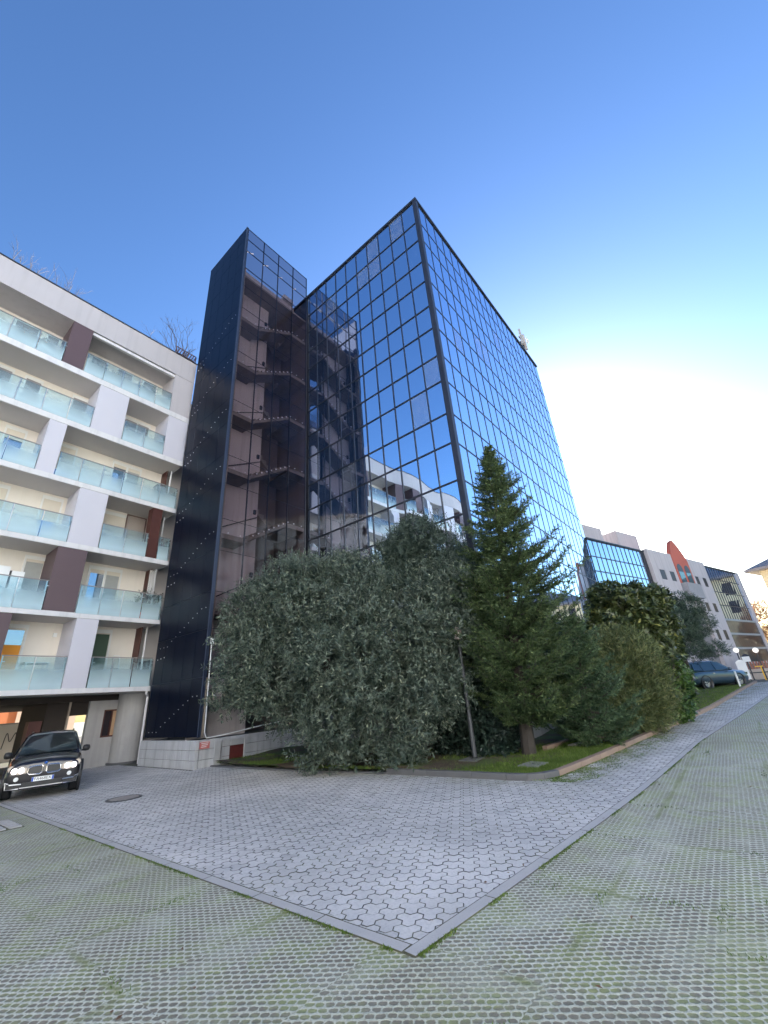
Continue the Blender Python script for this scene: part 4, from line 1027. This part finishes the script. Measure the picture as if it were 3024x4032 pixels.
while len(pts) < 5200:
    x = 9.6+rg.random()**1.6*6.5; lo = pl(KERB, max(9.55, x)); y = lo-rg.random()**1.7*.75
    if math.sin(x*5.1)*math.sin(y*7.3+x) < -.1 and rg.random() < .8: continue
    pts.append((x, y, zg(x)+.012))
for _ in range(5200):
    if rg.random() < .45: y = 2.9+rg.random()**1.2*9; x = 3.37-abs(rg.gauss(0, .022)); k = y*1.0
    else:
        x = 3.4+rg.random()**1.3*12; y = edge(x)-abs(rg.gauss(0, .022)); k = x*1.1
    if math.sin(k*2.1)+math.sin(k*5.3) < -.2: continue
    pts.append((x, y, zg(x)))
o = grass('grass', pts, .026, .009); o['label'] = 'moss and grass tufts growing in the block paving outside the kerb'
m_cov = plain('cover_concrete', (.27, .26, .255), .85, var=.2, scale=4, fine=.3)
pts = []
for _ in range(150):      # weeds rooted in the seams of the grass pavers
    if rg.random() < .5: cx_ = rg.uniform(-1, 12); cy_ = round(rg.uniform(-5, 12)/1.27)*1.27+.48
    else: cy_ = rg.uniform(-5, 12); cx_ = round(rg.uniform(-1, 14)/1.62)*1.62+.32
    if cx_ > 3.3 and cy_ > edge(max(3.37, cx_))-.1: continue
    if math.hypot(cx_, cy_) < .8: continue
    along = rg.random() < .5
    for _ in range(rg.randint(12, 60)):
        pts.append((cx_+rg.gauss(0, .16 if along else .03), cy_+rg.gauss(0, .03 if along else .16), zg(cx_)))
o = grass('weeds', pts, .028, .008); o['label'] = 'low weeds and moss rooted between the grass grid pavers'; o['category'] = 'weeds'
n_ = 420; lx = RNG.uniform(-1.5, 16, n_); ly = RNG.uniform(-5, 15, n_)
keep = (np.hypot(lx, ly) > 1) & ~((lx > 9) & (ly > 3)); lx, ly = lx[keep], ly[keep]; n_ = len(lx)
LP_ = np.stack([lx, ly, [zg(x)+.016 for x in lx]], 1); aa = RNG.uniform(0, 6.28, n_)
V, F = leaf_quads(LP_, unit(np.stack([np.cos(aa), np.sin(aa), RNG.uniform(-.02, .2, n_)], 1)), unit(np.stack([RNG.normal(0, .2, n_), RNG.normal(0, .2, n_), np.ones(n_)], 1)), RNG.uniform(.025, .06, n_), RNG.uniform(.014, .028, n_))
tag(fast_mesh('fallen_leaves', V, F, leaf_mat('fallen_leaf', (.10, .05, .03), (.26, .15, .08))), 'scattered small brown fallen leaves on the paving', 'leaf litter', kind='stuff')
def cover(name, label, x, y, w, d, mat, rot=0., rnd=False):
    t = thing(name, label, 'manhole cover', (x, y, zg(x)), rot, local=True)
    if rnd:
        MB().lathe([(w, 0), (w, .024), (w-.05, .026), (w-.06, .022), (.02, .022)], (0, 0, 0), (0, 0, 1), 36).build('rim', m_dsteel, t)
        m = MB()
        for k in range(-4, 5):
            h = math.sqrt(max(0, (w-.08)**2-(k*.085)**2)); m.box(-h, h, k*.085-.02, k*.085+.02, .0225, .029)
        m.build('ribbed_lid', plain('cast_iron', (.34, .31, .30), .6, var=.3, scale=6), t)
    else:
        z = .12
        MB().box(-w, w, -d, d, z, z+.035).build('slab', mat, t, bevel=.008); MB().box(-.05, .05, -.012, .012, z+.0355, z+.045).build('lift_slot', m_dsteel, t)
    return t
cover('manhole_cover', 'round dark cast iron manhole cover in the block paving right of the black car', 5.18, 12.95, .40, .4, None, .3, True)
cover('inspection_cover', 'pale concrete inspection cover lying in the grass near the kerb corner', 10.55, 4.55, .30, .24, m_cov, -.1)
cover('inspection_cover', 'flat grey concrete slab in the grass right of the conifer trunk', 13.6, 4.3, .42, .26, m_strip, -.15)
cover('inspection_cover', 'weathered concrete slab at the foot of the leaning lamp post', 10.95, 6.35, .34, .25, m_kerb, .1)
cp = thing('grating_slab', 'pale concrete grating slab set in the grass pavers at the left photo edge', 'grating', (2.55, 12.75, .0), local=True)
m = MB()
for i in range(4):
    for j in range(5): m.box(-.5+i*.25+.03, -.5+i*.25+.22, -.6+j*.24+.03, -.6+j*.24+.2, .004, .032)
m.build('cells', m_strip, cp); MB().box(-.53, .5, -.62, .6, .003, .012).build('frame', m_joint, cp)
tk = thing('edging_kerb', 'low terracotta edging piece in the bed behind the conifer trunk', 'kerb', (12.9, 5.0, .2))
MB().obox((13.4, 4.95, .24), (.85, -.06, 0), (.006, .07, 0), (0, 0, .09)).build('edging', m_kerb_t, tk, bevel=.01)

# ------------------------------------------------------------------ street furniture
lp = thing('street_lamp', 'slim dark grey garden lamp post standing in the bed between olive and conifer', 'lamp post', (11.1, 6.35, .12))
MB().tube([(11.1, 6.35, .1), (11.1, 6.35, 3.2)], [.065, .045], 10).build('pole', plain('lamp_grey', (.07, .075, .085), .5, .3), lp)
MB().lathe([(.09, 0), (.09, .12), (.06, .15)], (11.1, 6.35, .1), (0, 0, 1), 12).build('base', m_dsteel, lp)
MB().lathe([(.05, 0), (.12, .04), (.13, .22), (.16, .24), (.05, .36)], (11.1, 6.35, 3.2), (0, 0, 1), 14).build('lantern', plain('lantern_pink', (.5, .42, .4), .4), lp)
gl_on = emit('globe_light', (1, .97, .92), .3)
def globe_lamp(label, x, y, zt):
    z0 = zg(x); t = thing('globe_lamp', label, 'lamp post', (x, y, z0), group='globe lamps by the far fence')
    MB().tube([(x, y, z0), (x, y, zt-.22)], .05, 8).build('pole', m_dsteel, t)
    m = MB(); m.lathe([(.2*math.sin(R_(a)), -.2*math.cos(R_(a))) for a in range(6, 175, 14)], (x, y, zt), (0, 0, 1), 18); m.build('globe', gl_on, t, smooth=True)
globe_lamp('glowing white globe lamp nearer the blue car, left of the two globes', 48.2, .80, 3.34)
globe_lamp('glowing white globe lamp furthest right by the fence', 48.5, -.47, 3.2)
ln = thing('square_lantern', 'short post with a square pale lantern below the left globe lamp', 'lamp post', (47, .35, .95))
MB().tube([(47, .35, .95), (47, .35, 2.35)], .05, 6).build('pole', m_dsteel, ln); MB().box(46.7, 47.3, .1, .6, 2.35, 2.75).build('lantern', m_lamp_w, ln); MB().lathe([(.45, 0), (.05, .2)], (47, .35, 2.751), (0, 0, 1), 4).build('cap', m_dsteel, ln)
bo = thing('bollard', 'white round pole standing at the lawn corner in front of the blue car', 'bollard', (35.2, 1.06, .74))
MB().tube([(35.2, 1.06, .7), (35.2, 1.06, 1.75)], .05, 10).build('post', m_lamp_w, bo); MB().lathe([(.07, 0), (.07, .04)], (35.2, 1.06, .74), (0, 0, 1), 10).build('base', m_kerb, bo)
ts = thing('totem_sign', 'pale upright panel sign between the car and the fence', 'sign', (43.5, .72, .95))
MB().box(43.4, 43.5, .45, 1.05, 1.1, 2.35).build('panel', m_lamp_w, ts); MB().box(43.4, 43.5, .5, .56, .9, 1.1).box(43.4, 43.5, .94, 1.0, .9, 1.1).build('leg', m_dsteel, ts)
MB().lathe([(.3, 0), (.3, .1)], (43.45, .75, 2.2), (1, 0, 0), 16).build('rounded_top', m_lamp_w, ts)
fe = thing('boundary_fence', 'low wall with a red slatted fence on top at the far right edge', 'fence', (50, -4, .95))
MB().box(49.8, 50.1, -9, .9, .9, 1.75).build('wall', plain('buff_wall', (.5, .42, .36), .8), fe)
m = MB()
for k in range(48): y = .8-k*.2; m.box(49.9, 49.95, y-.07, y+.07, 1.751, 2.35)
m.build('slats', plain('dull_red_slat', (.32, .13, .10), .7), fe)
for k in range(5): MB().box(49.84, 49.9, .85-k*2.2, .93-k*2.2, 1.751, 2.5).build('post', m_dsteel, fe)
yb = thing('barrier_post', 'yellow T-shaped barrier post before the fence', 'barrier', (45.5, -.35, .95))
MB().box(45.46, 45.54, -.39, -.31, .9, 1.9).build('post', plain('yellow_paint', (.8, .45, .02), .5), yb); MB().box(45.46, 45.54, -.5, .0, 1.901, 1.97).build('arm', plain('yellow_paint2', (.8, .5, .05), .5), yb)
tag(MB().tube([(46, .9, 1.5), (46, -8, 1.45)], .04, 6).build('guard_rail', m_dsteel), 'thin dark guard rail running before the low far wall', 'rail')

# far things
yh = thing('yellow_house', 'pale yellow house with overhanging eaves at the right photo edge', 'house', (75, -6, .95))
HB = Vector((72, -4.3, 0)); HU = Vector((math.cos(R_(-20)), math.sin(R_(-20)), 0)); HNN = Vector((-HU.y, HU.x, 0))
def hx(s, d, z): p = HB+HU*s-HNN*d; return (p.x, p.y, z)
m_yel = plain('yellow_render', (.72, .58, .36), .8, var=.1, scale=.6)
MB(hx).box(0, 40, 0, 12, .5, 13.2).build('wall', m_yel, yh)
r_ = MB(hx); r_.add([(-1.2, -1.2, 13.21), (41, -1.2, 13.21), (41, 13, 13.21), (-1.2, 13, 13.21), (5, 6, 17.), (35, 6, 17.), (-1.2, -1.2, 13.5), (41, -1.2, 13.5), (41, 13, 13.5), (-1.2, 13, 13.5)],
    [(3, 2, 1, 0), (0, 1, 7, 6), (1, 2, 8, 7), (2, 3, 9, 8), (3, 0, 6, 9), (6, 7, 5, 4), (8, 9, 4, 5), (7, 8, 5), (9, 6, 4)]); r_.build('roof', plain('slate_roof', (.25, .22, .22), .8), yh)
for k in range(10):
    for z in (2.2, 5.4, 8.6, 11):
        w = MB(hx).box(1.6+k*3.8, 2.8+k*3.8, -.05, .0, z, z+1.6).build('window', m_dwin, yh)
        MB(hx).box(1.45+k*3.8, 2.95+k*3.8, -.12, -.051, z-.12, z-.02).build('sill', m_white, w)
        if k < 3: MB(hx).box(-.05, 0, 1.6+k*3.6, 2.8+k*3.6, z, z+1.6).build('window', m_dwin, yh)
ft = thing('bare_brown_tree', 'sunlit brown leafed tree at the right photo edge before the house', 'tree', (62, -2.4, .95))
V, F = crown([(62, -2.4, 6.0, 1.7), (62, -1.7, 4.2, 1.6), (62, -3.2, 4.6, 1.9), (62.2, -2.6, 7.3, 1.1)], 2600, 10, .22, .05, spray=(.2, .5), upb=.6, spread=.5); fast_mesh('crown', V, F, m_dry, ft)
MB().tube([(62, -2.4, .9), (62, -2.4, 6)], [.18, .06], 8).build('trunk', m_bark, ft)
bare('bare_shrub', 'small brown leafless bush beside the laurel on the lawn', (22.0, 2.75, .45), 1.6, 21, m_bark, 9, 2)
# seen through the passage under the flats
ob = thing('orange_building', 'sunlit orange building with a pale corner seen through the passage behind the black car', 'building', (9, 46, 0))
OB = Vector((9.9, 45.5, 0)); OU = Vector((-math.cos(R_(20)), -math.sin(R_(20)), 0)); ON = Vector((-OU.y, OU.x, 0))
def obx(s, d, z): p = OB+OU*s-ON*d; return (p.x, p.y, z)
MB(obx).box(.75, 12, 0, 8, 0, 9).build('wall', plain('orange_render', (.62, .20, .075), .8, var=.12, scale=.5), ob)
MB(obx).box(-4.0, .749, -.05, 8, 0, 9).build('pale_corner', plain('pale_render', (.70, .52, .40), .8), ob)
MB(obx).box(-1.5, -.6, -.12, -.051, 0, 2.2).build('door', m_wood, ob)
MB(obx).tube([(4.0, -.05, 0), (4.0, -.05, 9)], .05, 6).build('downpipe', m_pink, ob)
MB(obx).box(-4.2, 12.2, -.3, 8.2, 9.001, 9.3).build('roof', m_darkhall, ob)
nb = thing('bounce_building', 'unseen pale plastered row added across the yard to bounce sunlight', 'building', (-24, -20, 0))  # added out of view to bounce sunlight into the shaded yard
MB().box(-36, -24, -75, 17, 0, 16).build('wall', plain('bounce_row_render', (.78, .70, .58), .85, var=.06, scale=.4), nb)
MB().box(-36.3, -23.6, -75.3, 17.3, 16.001, 16.5).build('roof', m_soffit, nb)
for k in range(22):
    for z in (1.2, 4.4, 7.6, 10.8, 13.6): MB().box(-24.0, -23.95, -72+k*4, -70.6+k*4, z, z+1.7).build('window', m_dwin, nb)
n2 = thing('bounce_building', 'tall pale grey block added unseen behind the viewpoint to bounce sunlight', 'building', (-17, -20, 0), R_(-48), local=True)  # second unseen block, added taller for more bounced sunlight
MB().box(-34, 34, -14, 0, 0, 31).build('wall', plain('bounce_block_render', (.68, .72, .78), .85, var=.06, scale=.4), n2)
MB().box(-34.3, 34.3, -14.3, .3, 31.001, 31.5).build('roof', m_soffit, n2)
m = MB()
for k in range(16):
    for z in range(9): MB().box(-31+k*4, -29.8+k*4, .001, .04, 1.2+z*3.3, 2.7+z*3.3).build('window', m_dwin, n2)
gwl = thing('graffiti_wall', 'grey boundary wall with loopy black graffiti seen left of the black car', 'wall', (5, 34, 0))
MB().box(-4, 7.75, 34, 34.25, -.05, 1.95).build('wall_face', plain('grey_wall', (.72, .66, .60), .85, var=.12, scale=1), gwl)
MB().box(-4, 7.8, 33.96, 34.29, 1.951, 2.02).build('coping', m_concrete, gwl)
m = MB()
def stroke(pts, r=.03):
    P = []
    for k in range(len(pts)-1):
        p0 = pts[max(0, k-1)]; p1 = pts[k]; p2 = pts[k+1]; p3 = pts[min(len(pts)-1, k+2)]
        for q in range(6):
            t = q/6; P.append(tuple(.5*((2*p1[i])+(-p0[i]+p2[i])*t+(2*p0[i]-5*p1[i]+4*p2[i]-p3[i])*t*t+(-p0[i]+3*p1[i]-3*p2[i]+p3[i])*t**3) for i in range(2)))
    P.append(pts[-1]); m.tube([(x, 33.985, z) for x, z in P], r, 4)
gx = 4.6
stroke([(gx+.85, 1.6), (gx+.4, 1.65), (gx+.15, 1.2), (gx+.35, .75), (gx+.8, .8), (gx+.85, 1.1), (gx+.55, 1.1)])
stroke([(gx+1.1, .6), (gx+1.25, 1.2), (gx+1.55, 1.65), (gx+1.75, 1.2), (gx+1.8, .55)]); stroke([(gx+1.2, 1.0), (gx+1.8, 1.05)]); stroke([(gx+1.5, 1.6), (gx+1.15, 1.35), (gx+1.1, .9), (gx+1.4, .75), (gx+1.6, 1.1)])
stroke([(gx+2.0, .7), (gx+2.1, 1.5), (gx+2.3, 1.05), (gx+2.5, 1.5), (gx+2.6, .75)], .022); stroke([(gx+2.75, 1.2), (gx+2.95, 1.45), (gx+3.1, 1.3)], .022)
stroke([(gx-.9, 1.5), (gx-.3, 1.6), (gx-.6, 1.0), (gx-.1, .7)])
m.build('graffiti', plain('black_spray', (.05, .05, .055), .7), gwl)

# ------------------------------------------------------------------ cars
m_tyre = plain('tyre_rubber', (.018, .018, .02), .8, var=.2)
m_cglass = mirror_mat('car_glass', (.30, .38, .40), (.010, .013, .015), .26, .02)
m_chrome = plain('chrome', (.75, .75, .76), .12, 1., var=.02)
m_head = emit('headlight_lit', (1, .90, .93), 1.2)
m_head2 = emit('headlight_halo', (1, .90, .80), .13)
m_plate = plain('plate_white', (.85, .86, .86), .4, var=.02)
m_blue = plain('plate_blue', (.03, .10, .5), .4, var=.02)
def paint(name, col):
    t = NT(name); p = t.bsdf(t.mix(t.noise(900, 1), sc(col, .8), sc(col, 1.2)), .28, .3, .5, Coat_Weight=1., Coat_Roughness=.03); return t.done(p)
def spline_ring(m, rings, close_ends=True):
    n = len(rings[0]); vs = [p for r in rings for p in r]; fs = []
    for i in range(len(rings)-1):
        for k in range(n): fs.append((i*n+k, i*n+(k+1) % n, (i+1)*n+(k+1) % n, (i+1)*n+k))
    if close_ends: fs += [tuple(range(n-1, -1, -1)), tuple((len(rings)-1)*n+k for k in range(n))]
    m.add(vs, fs)
def suv(label, loc, rotz, body_mat, front=True, plate=None, group=None):
    t = thing('parked_car' if not front else 'black_car', label, 'car', loc, rotz, group, local=True)
    # lower body: (y, half width low, mid, top, z low, z mid, z shoulder, z top)
    S = [(-2.44, .62, .74, .66, .42, .72, .98, 1.02), (-2.36, .80, .90, .80, .34, .74, 1.06, 1.10), (-1.9, .90, .965, .88, .28, .74, 1.08, 1.12), (-1.0, .90, .965, .90, .26, .72, 1.07, 1.11),
         (.2, .90, .965, .90, .26, .70, 1.05, 1.10), (1.0, .90, .96, .88, .27, .70, 1.04, 1.10), (1.45, .90, .96, .86, .28, .70, 1.02, 1.09), (1.95, .88, .94, .80, .28, .68, .98, 1.05),
         (2.25, .86, .92, .76, .28, .66, .97, 1.03), (2.40, .82, .89, .73, .29, .64, .93, .99), (2.48, .74, .82, .66, .34, .62, .86, .91)]
    rings = []
    for y, a, b, c, z0, z1, z2, z3 in S:
        h = [(0, z0-.02), (a*.8, z0-.02), (a, z0+.06), (b, z1-.12), (b, z1+.08), (c+.05, z2), (c*.82, z3), (c*.4, z3+.025), (0, z3+.03)]
        rings.append([(x, y, z) for x, z in h]+[(-x, y, z) for x, z in h[-2:0:-1]])
    m = MB(); spline_ring(m, rings); body = m.build('body', body_mat, t, smooth=True, sub=2)
    G = [(1.18, 1.07, .84), (.80, 1.33, .77), (.32, 1.63, .66), (-.1, 1.71, .63), (-1.4, 1.72, .62), (-1.95, 1.66, .60), (-2.34, 1.30, .72), (-2.40, 1.08, .80)]
    rings = []
    for y, z, w in G: 
        rings.append([(-w*1.03 if z < 1.6 else -.88+.0*w, y, 1.04), (-w, y, z-.03), (-w*.86, y, z), (0, y, z+.03), (w*.86, y, z), (w, y, z-.03), (w*1.03 if z < 1.6 else .88, y, 1.04), (0, y, 1.0)])
    m = MB(); spline_ring(m, rings); m.build('cabin', body_mat, t, smooth=True)
    # glass: windscreen, side windows, rear window, set just proud of the cabin
    def gp(name, pts, off):
        q = [Vector(p) for p in pts]; o_ = Vector(off); mm = MB(); n = len(q)
        mm.add([p+o_ for p in q]+[p-o_*.3 for p in q], [tuple(range(n)), tuple(range(2*n-1, n-1, -1))]+[(i, i+n, (i+1) % n+n, (i+1) % n) for i in range(n)]); return mm.build(name, m_cglass, t)
    ws = gp('windscreen', [(-.76, 1.13, 1.105), (0, 1.17, 1.115), (.76, 1.13, 1.105), (.70, .81, 1.335), (.575, .36, 1.605), (0, .36, 1.645), (-.575, .36, 1.605), (-.70, .81, 1.335)], (0, .03, .035))
    for s in (-1, 1):
        gp('side_window', [(s*.865, .92, 1.10), (s*.875, -.25, 1.10), (s*.655, -.25, 1.655), (s*.665, .25, 1.60)], (s*.03, 0, .012))
        gp('side_window', [(s*.875, -.33, 1.10), (s*.87, -1.35, 1.10), (s*.64, -1.35, 1.66), (s*.655, -.33, 1.655)], (s*.03, 0, .012))
        gp('side_window', [(s*.865, -1.42, 1.12), (s*.83, -2.1, 1.18), (s*.66, -1.95, 1.58), (s*.64, -1.42, 1.66)], (s*.03, 0, .012))
        mi = MB(); mi.lathe([(.02, -.11), (.085, -.08), (.10, .02), (.085, .09), (.03, .11)], (s*1.03, .78, 1.14), (1, 0, 0), 14); mi.box(min(s*.9, s*1.0), max(s*.9, s*1.0), .75, .80, 1.06, 1.10)
        mi = mi.build('wing_mirror', m_black if front else body_mat, t, smooth=True)
        MB().tube([(s*.60, -1.7, 1.70), (s*.60, -1.6, 1.735), (s*.60, -.5, 1.74), (s*.60, -.4, 1.70)], .016, 6).build('roof_rail', m_black, t)
        MB().box(s*.985-.012, s*.985+.012, -.75, -.57, .93, .96).build('door_handle', m_chrome, t)
    for sx in (-1, 1):
        for y in (1.48, -1.45):
            w = MB(); o_ = (sx*.82, y, .375)
            w.lathe([(.22, -.12), (.34, -.12), (.368, -.08), (.372, 0), (.368, .08), (.34, .12), (.22, .12)], o_, (1, 0, 0), 30, close=True); w = w.build('wheel', m_tyre, t, smooth=True)
            rim = MB(); rim.lathe([(.225, -.02), (.235, .10), (.215, .11), (.205, .02), (.05, .05), (.02, .05)] if sx > 0 else [(.225, .02), (.235, -.10), (.215, -.11), (.205, -.02), (.05, -.05), (.02, -.05)], o_, (1, 0, 0), 26)
            for k in range(5):
                for dq in (-.12, .12):
                    a = 2*math.pi*k/5+dq; rim.obox((sx*.915, y+.14*math.cos(a), .375+.14*math.sin(a)), (.012, 0, 0), (0, .085*math.cos(a), .085*math.sin(a)), (0, -.018*math.sin(a), .018*math.cos(a)))
            rim.build('rim', m_steel, w)
            ar = MB()
            ar.lathe([(.375, -.02), (.47, -.02), (.47, .045), (.455, .05), (.375, .0)] if sx > 0 else [(.375, .02), (.47, .02), (.47, -.045), (.455, -.05), (.375, 0)], (sx*.935, y, .39), (1, 0, 0), 30, close=True)
            ar.build('wheel_arch', m_black, t)
    if front:
        for s in (-1, 1):
            # double grille with chrome rims, bars behind
            P = [(.045, .84), (.05, .70), (.10, .655), (.34, .665), (.395, .72), (.375, .83), (.32, .865), (.10, .875)]
            q = [(s*x, 2.535-(x*.08)-(z-.65)*.16, z) for x, z in P]
            m = MB(); n = 8; m.add(q+[(x, y-.05, z) for x, y, z in q], [tuple(range(n)), tuple(range(2*n-1, n-1, -1))]+[(i, i+n, (i+1) % n+n, (i+1) % n) for i in range(n)]); gr = m.build('grille', m_black, t)
            MB().tube([Vector(p)+Vector((0, .008, 0)) for p in q+q[:1]], .016, 6).build('chrome_surround', m_chrome, gr)
            m = MB()
            for k in range(6): x = s*(.09+.05*k); m.box(x-.006, x+.006, 2.40, 2.515-abs(x)*.08-.012, .675, .85)
            m.build('bars', m_black, gr)
            # headlamp: housing painted with a faint halo glow, two lit rings
            P = [(.43, .71), (.42, .83), (.55, .885), (.82, .92), (.88, .86), (.83, .745), (.60, .69)]
            q = [(s*x, 2.555-.10*(x-.3)-.55*max(0, x-.62)**1.25-(z-.72)*.3, z) for x, z in P]; n = 7
            m = MB(); m.add(q+[(x*.96, y-.1, z) for x, y, z in q], [tuple(range(n)), tuple(range(2*n-1, n-1, -1))]+[(i, i+n, (i+1) % n+n, (i+1) % n) for i in range(n)]); hl = m.build('headlight', m_head2, t)
            for x in (.54, .70):
                y = 2.555-.10*(x-.3)-.55*max(0, x-.62)**1.25-.02
                MB().lathe([(.075, 0), (.075, .022), (.02, .026)], (s*x, y, .785), (s*.25, 1, .1), 18).build('lamp', m_head, hl)
            MB().lathe([(.055, 0), (.055, .03), (.01, .035)], (s*.62, 2.48, .575), (s*.25, 1, 0), 16).build('fog_light', m_plate, t)
            m = MB(); m.box(min(s*.50, s*.82), max(s*.50, s*.82), 2.30, 2.475, .34, .48); m.build('lower_intake', m_black, t)
            m = MB().tube([(s*.48, 2.50, .44), (s*.74, 2.47, .45), (s*.85, 2.40, .52)], .016, 6).tube([(s*.85, 2.40, .52), (s*.83, 2.42, .34), (s*.52, 2.48, .33)], .016, 6); m.build('chrome_trim', m_steel, t)
        MB().box(-.46, .46, 2.33, 2.505, .36, .47).build('centre_intake', m_black, t)
        MB().box(-.50, .50, 2.40, 2.515, .335, .352).build('lower_lip', m_steel, t)
        b = MB().lathe([(.045, 0), (.045, .012), (.01, .016)], (0, 2.525, .925), (0, .75, .66), 18).build('badge', m_chrome, t)
        m = MB()
        ax = Vector((0, .75, .66)).normalized(); ux = Vector((1, 0, 0)); uy = ax.cross(ux); o_ = Vector((0, 2.525, .925))+ax*.0165
        for q in (0, 2):
            pts = [o_]+[o_+(ux*math.cos(R_(90*q+k*15))+uy*math.sin(R_(90*q+k*15)))*.03 for k in range(7)]; m.add(pts+[p-ax*.006 for p in pts], [tuple(range(8)), tuple(range(15, 7, -1))])
        m.build('badge_quarters', m_blue, b)
        PY = 2.515; pb = MB().box(-.26, .26, PY, PY+.012, .475, .585).build('number_plate', m_plate, t)
        MB().box(-.258, -.215, PY+.0122, PY+.014, .477, .583).build('blue_band', m_blue, pb); MB().box(.215, .258, PY+.0122, PY+.014, .477, .583).build('blue_band', m_blue, pb)
        glyphs('plate_text', plate, .105, m_black, pb, Matrix.Translation((0, PY+.014, .53)) @ Matrix.Rotation(math.pi, 4, 'Z') @ Matrix.Rotation(math.pi/2, 4, 'X'), .001)
    else:
        for s in (-1, 1):
            m = MB(); m.obox((s*.76, -2.36, .93), (.14, -.02*s, 0), (.02*s, .10, 0), (0, 0, .07)); m.build('tail_light', plain('tail_red', (.35, .02, .02), .3), t)
            m = MB(); m.obox((s*.74, 2.32, .80), (.16, -.05*s, 0), (.03*s, .10, 0), (0, 0, .06)); m.build('headlight', m_cglass, t)
        MB().box(-.45, .45, 2.40, 2.47, .62, .76).build('grille', m_black, t)
        MB().box(-.26, .26, 2.465, 2.475, .47, .58).build('number_plate', m_plate, t)
    return t
bc = suv('black sports utility car with lit headlights driving out from under the apartments', (4.72, 17.98, .02), R_(165), paint('black_paint', (.012, .010, .014)), True, 'FA468EX'); bc.scale = (.92, .92, .92)
suv('grey blue sports utility car parked beyond the lawn, partly hidden by the pine', (36.9, 2.6, zg(36.9)), R_(-124), paint('blue_grey_paint', (.03, .058, .085)), False)
suv('dark red car parked left of the blue car behind the shrubs', (38.5, 4.9, zg(38.5)), R_(-150), paint('red_paint_car', (.16, .02, .02)), False)
